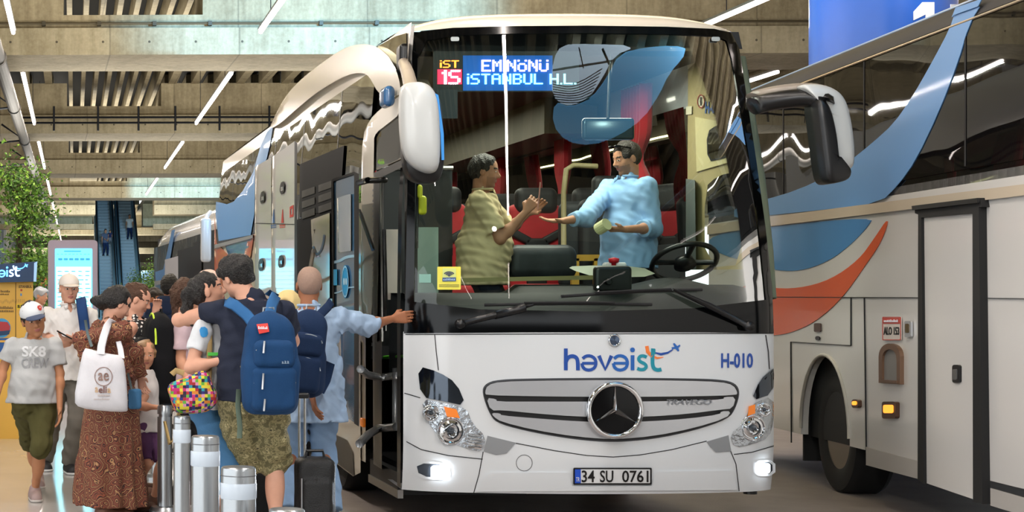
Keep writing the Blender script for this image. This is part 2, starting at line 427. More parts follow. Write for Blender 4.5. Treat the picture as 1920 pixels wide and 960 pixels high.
# conduits with hangers in front of the second beam
for bi,(y,lab) in enumerate(((47.9,'pair of dark conduits with hangers across the second concrete beam'),)):
    r=empty('conduit_rack',HF(3,y,6.3),lab,'conduit')
    for z,nm in ((EYE+336*48/F,'conduit'),(EYE+326*48/F,'conduit')): MB().tube([HF(-1.6,y,z),HF(14,y,z)],.03,6).build('conduit',M_DARKMET,r)
    for xx in (-.55,.65,1.75,2.75,3.95,5.3,6.6,8): MB().tube([HF(xx,y,EYE+311*48/F),HF(xx,y,EYE+357*48/F)],.03,6).build('hanger',M_DARKMET,r)
# cable run on the first beam
r=empty('cable_tray',HF(4,32.85,6.75),'thin conduit with junction clips across the nearest concrete beam','conduit')
MB().tube([HF(-3,32.8,6.63),HF(16,32.8,6.63)],.022,6).build('conduit',mat('old_conduit','#6a604b',.5,.3),r)
for i in range(12):
    mb=MB(); xx=-.6+i*1.03; mb.box(xx,xx+.07,32.74,32.86,6.58,6.66,fr=HF); mb.build('clip',mat('clip','#4c4638',.5,.4),r)
# blue round column with number
r=empty('blue_column',(10.72,22.4,-.12),'round column wrapped in blue with a large white number above the right bus','column')
mb=MB(); mb.lathe([(.86,0),(.86,7.5)],(10.72,22.4,-.12),n=64); autosmooth(mb.build('column_wrap',mat('blue_wrap','#1b55b4',.35,noise=.05),r))
def colmap(px,py,off):
    # cylinder facing the camera
    a=(px-1680)/130.0; a=max(-1,min(1,a)); th=math.asin(a); R=.86+off
    x=10.72+R*math.sin(th)*.99; y=22.4-R*math.cos(th); return Vector((x,y,EYE+(PY-py)*y/F))
mb=MB(); drape_mesh(mb,[[(1692,4),(1716,4),(1716,84),(1698,84),(1698,27),(1675,38),(1675,22)]],colmap,.01,.008,12)
n_=[(1757,8),(1788,8),(1806,14),(1814,30),(1814,60),(1806,76),(1788,84),(1757,84)]; drape_mesh(mb,[n_],colmap,.01,.008,12,[[(1773,22),(1786,22),(1796,30),(1798,46),(1796,62),(1786,70),(1773,70)]])
mb.build('column_number',mat('white_paint','#e6ecf4',.5),r)
# ================================================================ coach at the stop (front towards us)
XL,XR=2.52,5.09; XC=(XL+XR)/2; HW=(XR-XL)/2
M_WHITE=mat('coach_white','#d3d7da',.22,spec=.5,coat=.6); M_CREAM=mat('coach_cream','#d4cbbb',.22,coat=.5)
M_BLK=mat('black_plastic','#0b0c0e',.35); M_BLKG=mat('black_gloss','#050607',.10,spec=.3); M_RUB=mat('rubber','#111112',.8)
M_SILV=mat('silver_paint','#c3c6ca',.25,.55,coat=.5); M_CHR=mat('chrome','#e6e8ea',.06,1); M_GREYP=mat('grey_panel','#84878a',.4)
M_GAP=mat('panel_gap','#15161a',.8)
M_WS=glass('windshield_glass','#d6e4dc',.0,1.0,.05,wscale=.8); M_CLR=glass('clear_lens','#f2f6f8',.02)
def darkglass(name,tint='#2a2c2c',base=.32,wav=.55,ws=1.1):
    m=bpy.data.materials.new(name); m.use_nodes=True; nt=m.node_tree; nt.nodes.clear(); out=nt.nodes.new('ShaderNodeOutputMaterial')
    d=nt.nodes.new('ShaderNodeBsdfDiffuse'); d.inputs[0].default_value=(*lin(tint),1); g=nt.nodes.new('ShaderNodeBsdfGlossy'); g.inputs['Roughness'].default_value=.015; g.inputs[0].default_value=(.9,.92,.92,1)
    fr=nt.nodes.new('ShaderNodeFresnel'); fr.inputs[0].default_value=1.5; ad=nt.nodes.new('ShaderNodeMath'); ad.use_clamp=True; ad.inputs[1].default_value=base; nt.links.new(fr.outputs[0],ad.inputs[0])
    mx=nt.nodes.new('ShaderNodeMixShader'); nt.links.new(ad.outputs[0],mx.inputs[0]); nt.links.new(d.outputs[0],mx.inputs[1]); nt.links.new(g.outputs[0],mx.inputs[2]); nt.links.new(mx.outputs[0],out.inputs[0])
    wavy(nt,g.inputs['Normal'],wav,ws); return m
M_SIDEG=darkglass('side_glass','#2b2a25',.12,.10,.8); M_SIDEG2=darkglass('side_glass_dark','#100f10',.06,.25,.6)
M_BLUE=mat('decal_blue','#4c86ba',.2,coat=.5); M_ORG=mat('decal_orange','#dd6238',.2,coat=.5); M_BLUE2=mat('decal_light_blue','#5f93cb',.4,spec=.3,coat=.08)
def tumble(z): return .10*max(0,(z-1.6)/1.85)**2
def Yf(X,Z):
    hw=HW-tumble(Z); u=min(1,abs(X-XC)/hw)
    s=max(0,Z-1.29)/2.17
    y=11.92+.19*u*u+.10*u**11+.50*s**1.6
    if Z<.55: y+=.05*((.55-Z)/.35)**2
    if 1.0<Z<1.29: y-=.0
    return y
def front(px,py,off=0.0):
    Y=12.1
    for _ in range(7):
        X=(px-PX)*Y/F; Z=EYE+(PY-py)*Y/F; Y=.5*Y+.5*(Yf(X,Z)-off)
    return Vector(((px-PX)*Y/F,Y,EYE+(PY-py)*Y/F))
def side(px,py,off=0.0):
    """near side of the coach (door side); off is outwards"""
    X=XL-off; 
    for _ in range(5):
        Y=F*X/(px-PX); Z=EYE+(PY-py)*Y/F; X=XL+tumble(Z)-off
    return Vector((X,F*X/(px-PX),Z))
def sideYZ(Y,Z,off=0): return Vector((XL+tumble(Z)-off,Y,Z))
bus=empty('coach',(XC,12.3,-.12),'white coach facing us with lit destination sign and passengers boarding at its open door','bus')
USD=[math.sin(t*math.pi/2) for t in lins(-1,1,65)]
# --- lower front shell
def shell(z0,z1,nz,us=None,off=0,name='front_panel',m=M_WHITE,smooth=True):
    us=us or USD
    def fn(u,z):
        hw=HW-tumble(z); X=XC+u*hw; return (X,Yf(X,z)-off,z)
    mb=MB(); mb.grid(fn,us,lins(z0,z1,nz)); mb.F=[f for f in mb.F]
    return mb
mb=shell(.19,1.29,24)
# underside lip
mb.grid(lambda u,t:(XC+u*HW,Yf(XC+u*HW,.19)+t*.5,.19+t*.02),USD,[0,1])
o=mb.build('front_panel',M_WHITE,bus,True)
# roof cap
def capf(u,t):
    # t 0 at windscreen top -> 1 back on the roof
    z=3.44+.19*math.sin(t*math.pi/2)*(1-abs(u)**5*.75); hw=HW-tumble(min(z,3.46))+.0
    return (XC+u*hw, Yf(XC+u*hw,3.44)+1.1*t*t+.02*t, z)
US=USD
mb=MB(); mb.grid(capf,US,lins(0,1,12)); 
def roofz(u): return 3.63-.19*.75*abs(u)**5
mb.grid(lambda u,y:(XC+u*(HW-.10),y,roofz(u)),US,lins(12.3+.5+1.1,25,6)); mb.build('roof',M_CREAM,bus,True)
# black surround of the windscreen
outer=[(757,625),(760,560),(763,400),(765,250),(764,120),(770,72),(790,58),(850,52),(960,49),(1100,48),(1250,50),(1340,54),(1372,62),(1386,90),(1400,180),(1418,300),(1436,430),(1448,540),(1451,625),(1300,623),(1100,622),(900,624)]
inner=[(776,566),(778,400),(779,250),(783,110),(800,76),(860,66),(960,63),(1100,62),(1250,64),(1340,68),(1362,76),(1372,110),(1392,220),(1412,340),(1426,460),(1436,562),(1300,578),(1100,584),(900,580)]
drape('windscreen_surround',outer,front,M_BLKG,bus,.004,.03,14,[inner])
drape('windscreen',inner,front,M_WS,bus,-.004,0,22)
o=[c for c in bus.children if c.name.startswith('windscreen_surround')][0]
# top small marker lamps
for x in (853,1342): drape('marker_lamp',rrect(x-8,69,x+8,77,3),front,mat('marker_grey','#a8b0b0',.3),bus,.012,.006,6)
# grille
grille=smooth_poly([(905,737),(911,722),(935,714),(1020,712),(1150,711),(1280,712),(1352,714),(1378,721),(1386,737),(1378,765),(1364,785),(1300,806),(1225,821),(1150,827),(1080,822),(1000,809),(938,794),(921,780)],2)
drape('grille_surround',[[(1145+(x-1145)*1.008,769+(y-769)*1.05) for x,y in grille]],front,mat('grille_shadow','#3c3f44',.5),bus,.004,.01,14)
G=drape('grille',grille,front,M_BLK,bus,.010,.01,14)
def blade(pts,nm='grille_bar'):
    o=drape(nm,smooth_poly(pts,1),front,M_SILV,bus,.035,.03,10)
    return o
blade([(909,736),(914,722),(938,715.5),(1020,713.5),(1150,712.5),(1280,713.5),(1352,716),(1375,722),(1383,736),(1380,741),(1300,743),(1200,744),(1100,744),(1000,743),(912,741)])
blade([(912,746),(930,748),(932,753),(1000,753),(1100,753),(1200,753),(1300,751),(1356,749),(1358,744),(1380,744),(1374,766),(1352,768),(1290,776),(1220,781),(1150,783),(1080,781),(1000,775),(942,769),(920,770)])
blade([(922,774),(938,775),(940,779),(1000,784),(1080,790),(1150,792),(1220,790),(1290,785),(1350,777),(1352,771),(1371,771),(1362,784),(1300,803),(1225,818),(1150,824),(1080,819),(1000,806),(940,791),(925,781)])
text_on('model_lettering','TRAVEGO',1250,749,1335,759,front,mat('letter_grey','#8b8f95',.3,.8),bus,.042,.008,shear=.3,bold=.01)
# star emblem
cB=front(1152,769,.06)
em=empty('emblem',cB-parent_world(bus)); em.parent=bus
px=cB.y/F
mb=MB(); mb.lathe([(0,-.012),(48*px,-.010),(50*px,.03)],(cB.x,cB.y,cB.z),'y',48); autosmooth(mb.build('emblem_disc',M_BLKG,em))
mb=MB(); mb.tube([(cB.x+49*px*math.cos(a),cB.y-.012,cB.z+49*px*math.sin(a)) for a in [2*math.pi*i/56 for i in range(56)]],5.0*px,10,closed=True); mb.build('emblem_ring',M_CHR,em,True)
mb=MB()
for k in range(3):
    a=math.pi/2+k*2*math.pi/3; d=Vector((math.cos(a),0,math.sin(a))); n=Vector((-math.sin(a),0,math.cos(a))); c=Vector((cB.x,cB.y-.018,cB.z))
    tip=c+d*46*px; l=c+(Vector((math.cos(a+math.pi/3),0,math.sin(a+math.pi/3))))*6*px; r_=c+(Vector((math.cos(a-math.pi/3),0,math.sin(a-math.pi/3))))*6*px
    top=c+Vector((0,-.03,0)); mb.add([tip,l,r_,top,c+Vector((0,.01,0))],[(0,1,3),(0,3,2),(0,4,1),(0,2,4)])
mb.build('emblem_star',M_CHR,em)
# small round badge
cS=front(1152,638,.01); mb=MB(); mb.lathe([(0,-.012),(.036,-.006),(.040,.004),(.040,.02)],tuple(cS),'y',28); autosmooth(mb.build('bonnet_badge',mat('badge_blue','#5d6c84',.2,.8),bus))
mb=MB(); mb.tube([(cS.x+.037*math.cos(a),cS.y-.004,cS.z+.037*math.sin(a)) for a in [2*math.pi*i/28 for i in range(28)]],.006,8,closed=True); mb.build('badge_ring',M_CHR,bus,True)
# lettering havaist
M_NAVY=mat('letter_navy','#18479a',.3); M_TEAL=mat('letter_teal','#0e8ba0',.3); M_LORG=mat('letter_orange','#ee7b32',.3); M_MID=mat('letter_blue','#1d5fb0',.3)
def havaist(x0,y0,sx,sy,mapf,parent,mats,off=.006,name='lettering',th=.004,step=8):
    """strokes in a 220 x 60 box (x0,y0 top left)"""
    T=lambda pts:[(x0+a*sx,y0+b*sy) for a,b in pts]
    def S(pts,w,mi,it=0):
        pts=smooth_poly(pts,it,False) if it else pts
        k_=(sx+sy)/2; drape_mesh(mbs[mi],[stroke2d(T(pts),[q*k_ for q in w] if isinstance(w,list) else w*k_)],mapf,off,th,step)
    mbs=[MB(),MB(),MB(),MB()]
    w=7.5
    def flush(nm):
        for i in range(4):
            if mbs[i].V: mbs[i].build(nm,mats[i],parent); mbs[i]=MB()
    S([(4,8),(4,53)],w,0); S([(4,36),(8,26),(17,23),(25,27),(27,37),(27,53)],w,0,2)                       # h
    def schwa(cx,mi):
        S([(cx-12,29),(cx-6,23.5),(cx+3,23),(cx+11,28),(cx+14,38),(cx+11,48),(cx+2,53),(cx-7,51.5),(cx-12,46),(cx-13.5,38.5)],6.2,mi,1); S([(cx-13,38.5),(cx+12,38.5)],5.4,mi)
    flush(name); schwa(48,0); flush(name); S([(67,23),(79,51),(91,23)],w,0,0); flush(name); schwa(108,3); flush(name)
    S([(131,22),(131,53)],w,3); flush(name); drape_mesh(mbs[3],[ring2d(*T([(131,11)])[0],4.6*sx,16)],mapf,off,th,step); flush(name+'_dot')
    S([(158,26),(152,23),(145,24),(142,30),(146,36),(154,39),(158,45),(154,51),(146,52),(140,49)],w-1,1,2); flush(name)
    S([(170,8),(169,25),(169,42),(172,50),(179,53),(186,51)],w,1,2); S([(171,9),(171,20)],w,1)
    flush(name)
    S([(158,3),(160,15),(168,24),(178,28),(190,26)],[7,7,6,4,1],2)                                        # orange sweep
    S([(170,16),(185,20),(198,17),(208,10)],[2,5,4,2],0,0)
    pl=[(205,6),(211,5),(208,-2),(211,-3),(216,3),(221,0),(222,3),(218,7),(220,13),(217,14),(213,9),(206,9)]
    flush(name+'_sweep'); drape_mesh(mbs[3],[T(pl)],mapf,off,th,step); flush('aeroplane_mark')
havaist(1057,646,.985,.91,front,bus,[M_NAVY,M_TEAL,M_LORG,M_MID],name='nose_lettering',th=.008)
text_on('fleet_number','H-010',1352,662,1412,690,front,M_NAVY,bus,.006,.006,bold=.03)
# plate
NP=drape('number_plate',rrect(1075,877,1222,909,2),front,M_BLK,bus,.02,.02,14)
def plate_part(n,pl,m,off): drape(n,pl,front,m,NP,off,.004,14)
plate_part('plate_field',rrect(1078,880,1219,906,1.5),mat('plate_white','#d8dadb',.4),.024)
plate_part('plate_band',[(1078,880),(1089,880),(1089,906),(1078,906)],mat('plate_blue','#1b4ec0',.4),.026)
text_on('plate_band_text','TR',1080,895,1087,903,front,mat('white_paint2','#e8ecf2',.5),NP,.030,.003)
for s,a,b in (('34',1090.5,1115),('SU',1125,1150),('0761',1166.5,1216)):
    text_on('plate_text',s,a,882,b,904.5,front,M_BLK,NP,.029,.004,bold=.015)
# seams
def seam(pts,w=1.6,nm='panel_seam',off=.0035): drape(nm,stroke2d(pts,w),front,M_GAP,bus,off,.006,9)
for s in ([(815,627),(818,660),(822,694)],[(758,737),(772,741),(788,746)],[(762,828),(790,843),(840,854),(905,861)],[(906,847),(898,890),(888,925)],[(967,831),(1040,845),(1100,854),(1150,857),(1200,853),(1260,843),(1325,827)],
          [(1436,628),(1441,660),(1443,692)],[(1370,846),(1380,870),(1386,921)],[(1376,852),(1410,848),(1451,836)],[(760,627),(1450,625)]): seam(s)
drape('tow_cover',[ring2d(983,868,15.5,28)],front,M_GAP,bus,.003,.004,8,[ring2d(983,868,14.6,28)])
drape('bumper_insert',[(914,817),(967,830),(950,850),(930,853),(907,846)],front,M_GREYP,bus,.008,.01,9)
drape('bumper_insert',[(1325,828),(1366,816),(1371,846),(1342,848),(1332,838)],front,M_GREYP,bus,.008,.01,9)
# bumper mouldings round the plate and lamps: shallow steps that catch light
for pl in ([(892,922),(910,893),(922,886),(1065,886),(1074,912),(1222,911),(1230,884),(1372,882),(1384,919)],):
    drape('bumper_moulding',[pl],front,M_WHITE,bus,.014,.02,14)
# head lamps
def lamp_unit(up,lo,circ,amber,mirror):
    r=empty('headlight',front(*circ[0][:2])-parent_world(bus)); r.parent=bus
    drape('upper_glass',smooth_poly(up,1),front,mirror,r,.010,.02,9)
    drape('lamp_housing',smooth_poly(lo,1),front,mat('lamp_bowl','#c3c9cf',.16,.9,bump=.35,bscale=30),r,.008,.02,9)
    for cx,cy,rr in circ:
        c=front(cx,cy,.02); k=c.y/F
        mb=MB(); mb.lathe([(0,-.010),(rr*.28*k,-.012),(rr*.42*k,.004),(rr*.5*k,-.002),(rr*.62*k,-.014),(rr*.8*k,-.008),(rr*.9*k,-.018),(rr*k,.0),(rr*k,.03)],tuple(c),'y',36); autosmooth(mb.build('reflector',M_CHR,r),20)
        mb=MB(); mb.lathe([(0,-.03),(rr*.2*k,-.027),(rr*.30*k,-.016),(rr*.32*k,-.005)],tuple(c),'y',24); autosmooth(mb.build('bulb_lens',mat('lamp_core','#39424b',.05,.3,coat=1),r))
        mb=MB(); mb.tube([(c.x+rr*.98*k*math.cos(a),c.y-.004,c.z+rr*.98*k*math.sin(a)) for a in [2*math.pi*i/32 for i in range(32)]],.006,6,closed=True); mb.build('reflector_ring',M_CHR,r,True)
    drape('indicator',amber,front,mat('amber','#e07a28',.2,emit=.25),r,.018,.012,6)
    return r
mirL=mat('lamp_mirror','#565d66',.05,.95)
hl=lamp_unit([(783,686),(822,697),(856,718),(874,761),(830,752),(789,744)],[(789,747),(830,755),(874,763),(886,795),(911,818),(906,848),(868,839),(824,820),(802,792)],[(845,808,25),(808,774,15)],[(832,762),(856,768),(862,784),(838,781)],mirL)
mb=MB()
for i in range(5): drape_mesh(mb,[[(878,812+i*6),(903,816+i*6),(902,819+i*6),(877,815+i*6)]],front,.03,.02,9)
mb.build('lamp_fins',M_CHR,hl)
lamp_unit([(1452,690),(1446,694),(1425,712),(1408,752),(1450,738)],[(1409,757),(1451,742),(1451,790),(1442,820),(1414,832),(1377,840),(1368,814),(1394,795)],[(1411,802,23),(1432,768,12)],[(1404,762),(1416,758),(1416,775),(1402,780)],mirL)
def fog(box,led):
    f=drape('fog_lamp',smooth_poly(box,1),front,mat('lamp_dark','#555c66',.2,.6),bus,.006,.02,8)
    drape('fog_bezel',[[(a,b) for a,b in smooth_poly([(box[0][0]-8,box[0][1]-5),(box[1][0]+6,box[1][1]-4),(box[2][0]+5,box[2][1]+5),(box[3][0]-8,box[3][1]+5)],1)]],front,M_WHITE,f,.004,.012,8,[smooth_poly(box,1)])
    drape('fog_led',rrect(*led,4),front,mat('led_white',(.85,.93,1),.3,emit=26),f,.022,.012,6)
fog([(780,868),(838,872),(841,896),(786,893)],(808,874,840,896)); fog([(1420,868),(1448,866),(1449,888),(1420,888)],(1424,869,1444,887))
lamp('fog_beam','SPOT',front(824,885,.12),front(824,900,4),35,(.8,.9,1),.05,spot=120,blend=1)
mb=MB(); c=front(1412,922,0); mb.lathe([(0,0),(.045,0),(.045,.03),(0,.03)],(c.x,c.y+.05,c.z-.02),'z',16); mb.build('tow_knob',M_BLK,bus)
# wipers
def wiper(arm,bl):
    mb=MB(); mb.tube([front(*arm[0],.03),front(*arm[1],.075),front(*arm[2],.06)],[.02,.022,.010],8)
    mb.lathe([(0,-.05),(.03,-.045),(.035,0),(.03,.03)],tuple(front(*arm[0],.02)),'y',16); w=mb.build('wiper_arm',M_BLK,bus,True)
    mb=MB(); pts=[front(bl[0][0]+(bl[1][0]-bl[0][0])*t,bl[0][1]+(bl[1][1]-bl[0][1])*t-2*math.sin(t*math.pi),.03) for t in lins(0,1,14)]
    mb.tube(pts,.012,6); mb.tube([p+Vector((0,-.03,.01)) for p in pts[3:-3]],.008,6); mb.build('wiper_blade',M_RUB,w,True)
wiper([(862,607),(930,590),(1000,571)],[(908,572),(1222,571)]); wiper([(1402,611),(1330,573),(1262,543)],[(1052,556),(1316,543)])
mb=MB(); mb.tube([front(930,590,.075),front(985,577,.06)],.028,8); mb.build('wiper_cover',M_BLK,bus,True)
# ----------------------------------------------------------- mirrors
def rounded_shell(outl, yc, depth, bul=.06):
    """closed solid from an outline (px,py at distance yc): bulging towards the camera"""
    mb=MB(); n=len(outl); cx=sum(p[0] for p in outl)/n; cy=sum(p[1] for p in outl)/n; V=[];Fc=[]
    lv=[(0,.0,1.0),(.35,.3,1),(.7,.75,.96),(.9,.95,.85),(1,1,.6)]
    ring=[]
    levels=[(1.0,depth),(1.0,depth*.4),(.985,0.0),(.95,-bul*.35),(.86,-bul*.7),(.66,-bul*.92),(.35,-bul)]
    for s,dy in levels:
        for x,y in outl:
            p=P(cx+(x-cx)*s,cy+(y-cy)*s,yc); V.append((p.x,yc+dy,p.z))
    for k in range(len(levels)-1):
        for i in range(n): Fc.append((k*n+i,k*n+(i+1)%n,(k+1)*n+(i+1)%n,(k+1)*n+i))
    Fc.append(tuple(range(n))[::-1]); Fc.append(tuple((len(levels)-1)*n+i for i in range(n)))
    mb.add(V,Fc); return mb
mr=empty('side_mirror',P(787,240,11.5)-parent_world(bus)); mr.parent=bus
ol=smooth_poly([(752,165),(765,153),(795,152),(814,166),(822,195),(826,260),(824,318),(810,326),(785,318),(765,300),(754,262)],2)
rounded_shell(ol,11.45,.10,.09).build('mirror_housing',mat('mirror_white','#bfc2c1',.3,coat=.2),mr,True)
ol2=smooth_poly([(756,165),(770,156),(800,156),(820,170),(829,200),(834,270),(832,325),(818,345),(785,343),(765,330),(757,290)],2)
rounded_shell(ol2,11.55,.12,.03).build('mirror_back',M_BLK,mr,True)
mb=MB(); mb.tube([P(772,170,11.6),P(765,140,11.9),P(757,118,12.5),P(762,112,12.7)],[.05,.045,.04,.04],12); mb.build('mirror_arm',mat('arm_cream','#a79a8a',.35),mr,True)
mb=MB(); mb.rbox(tuple(P(758,112,12.55)),(.09,.16,.22),.03); autosmooth(mb.build('mirror_bracket',M_BLK,mr))
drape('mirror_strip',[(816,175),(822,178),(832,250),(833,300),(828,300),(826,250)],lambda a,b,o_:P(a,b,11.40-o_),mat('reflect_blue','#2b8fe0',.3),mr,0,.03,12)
mr2=empty('side_mirror',P(1570,250,11.9)-parent_world(bus)); mr2.parent=bus
def tube_flat(pts,w,h,m,name,parent,n=12):
    """swept ellipse: half width w (image plane), half depth h"""
    mb=MB(); K=len(pts); V=[];Fc=[]
    for i,p in enumerate(pts):
        t=(pts[min(i+1,K-1)]-pts[max(i-1,0)]).normalized(); d=Vector((0,1,0)); a=t.cross(d).normalized()
        ww=w[i] if isinstance(w,(list,tuple)) else w
        for j in range(n):
            an=2*math.pi*j/n; V.append(p+a*math.cos(an)*ww+d*math.sin(an)*h)
    for i in range(K-1):
        for j in range(n): Fc.append((i*n+j,(i+1)*n+j,(i+1)*n+(j+1)%n,i*n+(j+1)%n))
    Fc+= [tuple(range(n))[::-1],tuple((K-1)*n+j for j in range(n))]
    mb.add(V,Fc); return mb.build(name,m,parent,True)
q=lambda a,b,Y=11.75:P(a,b,Y)
cp=smooth_poly([(1412,182),(1450,172),(1510,165),(1545,172)],2,False)
tube_flat([P(a,b,12.1-.35*i/len(cp)) for i,(a,b) in enumerate(cp)],[.04]*len(cp),.10,mat('arm_black_cream','#8d8377',.4),'mirror_arm',mr2)
tube_flat([P(a,b+17,12.0-.35*i/len(cp)) for i,(a,b) in enumerate(cp)],[.062]*len(cp),.10,M_BLK,'mirror_arm_lower',mr2)
o3=smooth_poly([(1500,158),(1530,156),(1562,163),(1583,182),(1594,220),(1600,262),(1602,300),(1598,320),(1562,324),(1556,290),(1548,240),(1538,200),(1520,178)],2)
rounded_shell(o3,11.7,.10,.06).build('mirror_housing',mat('mirror_white','#c9cccb'),mr2,True)
o4=smooth_poly([(1530,183),(1552,186),(1566,240),(1572,300),(1578,316),(1598,318),(1594,336),(1572,344),(1552,342),(1545,300),(1538,240)],2)
rounded_shell(o4,11.62,.20,.03).build('mirror_back',M_BLK,mr2,True)
# ----------------------------------------------------------- near side (door side)
def sp(n,pts,m,off=.004,th=.01,step=14,holes=(),parent=None,sm=0): return drape(n,smooth_poly(pts,sm) if sm else pts,side,m,parent or bus,off,th,step,holes)
def sidegrid(name,y0,y1,z0,z1,m,off=0,ny=2,nz=6):
    mb=MB(); mb.grid(lambda y,z:tuple(sideYZ(y,z,off)),lins(y0,y1,ny),lins(z0,z1,nz)); return mb.build(name,m,bus,True)
# fixed skin around the openings: door 12.42..13.55, luggage bay 15.4..18.2
sidegrid('side_panel',13.62,15.3,.25,2.3,M_CREAM); sidegrid('side_panel',16.9,25.2,.25,2.3,M_CREAM)
sidegrid('side_panel',15.3,16.9,1.25,2.3,M_CREAM); sidegrid('side_panel',12.3,12.42,.2,3.44,M_BLK)
sidegrid('cantrail',12.42,25.2,3.2,3.47,M_CREAM,0)
sidegrid('side_window',13.62,25.2,2.28,3.3,M_SIDEG,.006,30,6)
# far side wall and rear, floor and body box so that it is solid
mb=MB(); mb.grid(lambda y,z:(XR-tumble(z),y,z),lins(12.3,25.2,2),lins(.25,1.35,3)); mb.grid(lambda y,z:(XR-tumble(z),y,z),lins(13.6,25.2,2),lins(3.0,3.5,3)); mb.build('off_side_panel',M_WHITE,bus,True)
mb=MB(); mb.box(XL+.12,XR-.12,25.15,25.3,.3,3.38); mb.build('rear_panel',M_CREAM,bus)
# seams along the window line
for px in (520,558,700): pass
mb=MB()
for Y in (15.1,17.2,19.3,21.4,23.4): mb.grid(lambda y,z:tuple(sideYZ(y,z,.010)),[Y,Y+.03],lins(2.28,3.3,5))
mb.build('window_joint',M_BLK,bus)
# blue sweep over the rear windows, orange tail
sp('blue_sweep',[(512,236),(501,247),(488,275),(475,322),(455,358),(438,378),(425,383),(405,378),(404,398),(410,452),(470,441),(477,400),(478,330),(500,298),(508,262)],M_BLUE2,.014,.006)
sp('orange_tail',[(402,398),(406,455),(425,476),(437,492),(447,545),(402,545)],M_ORG,.010,.006)
sp('blue_disc',[(420,456),(472,444),(462,480),(447,492),(432,488)],M_BLUE,.012,.006)
sp('red_sweep',[(466,444),(476,440),(470,480),(460,505),(452,500)],M_ORG,.012,.006)
sp('window_sill',[(402,459),(474,440),(474,446),(402,466)],M_GREYP,.03,.03)
# roof fairing with its curved front arch
pod=[(505,243),(513,222),(532,184),(560,152),(600,120),(632,98),(658,85),(690,82),(715,92),(735,114),(748,145),(752,176),(742,180),(722,183),(708,172),(700,158),(690,140),(672,136),(650,141),(620,157),(590,176),(552,208),(525,232)]
drape('roof_fairing',smooth_poly(pod,2),lambda a,b,o_:side(a,b,o_),M_CREAM,bus,.05,.22,10)
# front pillar arch and quarter window
sp('door_pillar',[(752,178),(735,190),(712,205),(692,226),(680,255),(677,330),(677,628),(700,628),(700,262),(706,248),(722,236),(752,212)],M_CREAM,.03,.06,9,sm=1)
sp('quarter_window',[(752,212),(722,236),(706,248),(700,262),(700,322),(752,298)],M_SIDEG,.02,.01,10)
sp('upper_quarter_glass',[(762,62),(742,68),(708,87),(728,104),(745,135),(756,150),(762,150)],M_SIDEG,.01,.02,10)
drape('door_frame',[(698,326),(752,300),(757,300),(757,312),(712,334),(707,640),(698,640)],side,M_BLK,bus,.03,.10,10)
drape('door_jamb',[(697,330),(708,326),(716,600),(716,880),(700,870)],side,M_BLK,bus,.02,.08,14)
sp('lower_front_panel',[(600,640),(676,640),(676,886),(662,893),(600,846)],M_CREAM,.012,.02,14)
# round blue camera lamp by the arch
c=side(726,182,.10); mb=MB(); mb.rbox(tuple(c),(.08,.22,.15),.06); autosmooth(mb.build('side_camera_pod',mat('pod_blue','#2c5d8c',.2,coat=.6),bus))
# open luggage flaps lifted outwards, two leaves
def flap(px,py,off=0.0):
    X=XL-.545-off; Y=F*X/(px-PX); return Vector((X,Y,EYE+(PY-py)*Y/F))
def flap_leaf(pts,hs,name='luggage_flap'):
    f=drape(name,pts,flap,mat('flap_white','#e2e0dc',.3,coat=.8,spec=.3),bus,.0,.05,16)
    for hx,hy in hs:
        h=drape('flap_handle',smooth_poly([(hx-4.5,hy-9),(hx+4.5,hy-13),(hx+4.5,hy+9),(hx-4.5,hy+13)],1),flap,M_BLK,f,.012,.012,5)
        drape('handle_plate',[(hx-2.5,hy-1),(hx+2.5,hy-2),(hx+2.5,hy+5),(hx-2.5,hy+6)],flap,M_SILV,h,.016,.006,5)
    return f
f1=flap_leaf([(478,313),(508.5,295),(508.5,575),(478,590)],[(492,370),(489,496)])
f2=flap_leaf([(510,294.5),(552,265),(552,560),(510,575)],[(529,352),(526,490)])
drape('flap_seam',[(479,418),(552,420),(552,421.3),(479,419.3)],flap,M_GAP,f2,.004,.006,14)
drape('flap_edge',[(552,264),(557,268),(557,556),(552,560)],flap,M_DARKMET,f2,.03,.08,14)
# small emblems printed on the flap
fm=mat('print_blue','#2d5f97',.4); fr_=mat('print_red','#c0392b',.4)
for x,m_,k in ((512.5,fm,0),(529,fr_,1),(546,fr_,2)):
    mb=MB()
    if k<2: drape_mesh(mb,[[(x-2,418),(x,394),(x+1,392),(x+2.5,418)]],flap,.004,.004,8); drape_mesh(mb,[[(x-5,422),(x+5,421),(x+5,423),(x-5,424)]],flap,.004,.004,8); drape_mesh(mb,[[(x-5,426),(x+5,425),(x+5,426.5),(x-5,427.5)]],flap,.004,.004,8)
    else: drape_mesh(mb,[[(x-3,388),(x+4,384),(x+4,406),(x-3,408)]],flap,.004,.004,8,[[(x-1,392),(x+2,390),(x+2,402),(x-1,403)]])
    mb.build('flap_print',m_,f2)
# the flap's glossy coat mirrors the lit cyan totem screen; nothing drawn here
MB_=MB()
# luggage bay interior with struts
mb=MB(); mb.box(XL+.05,XL+.9,15.3,16.9,.35,1.25); mb.F=[f for f in mb.F]; mb.build('luggage_bay',mat('bay_dark','#1a1c20',.8,spec=.1),bus)
mb=MB(); mb.tube([side(592,430,.02),side(618,545,-.1)],.02,8); mb.tube([side(588,470,.3),side(575,540,.05)],.018,8); mb.build('flap_strut',M_ALU,bus)
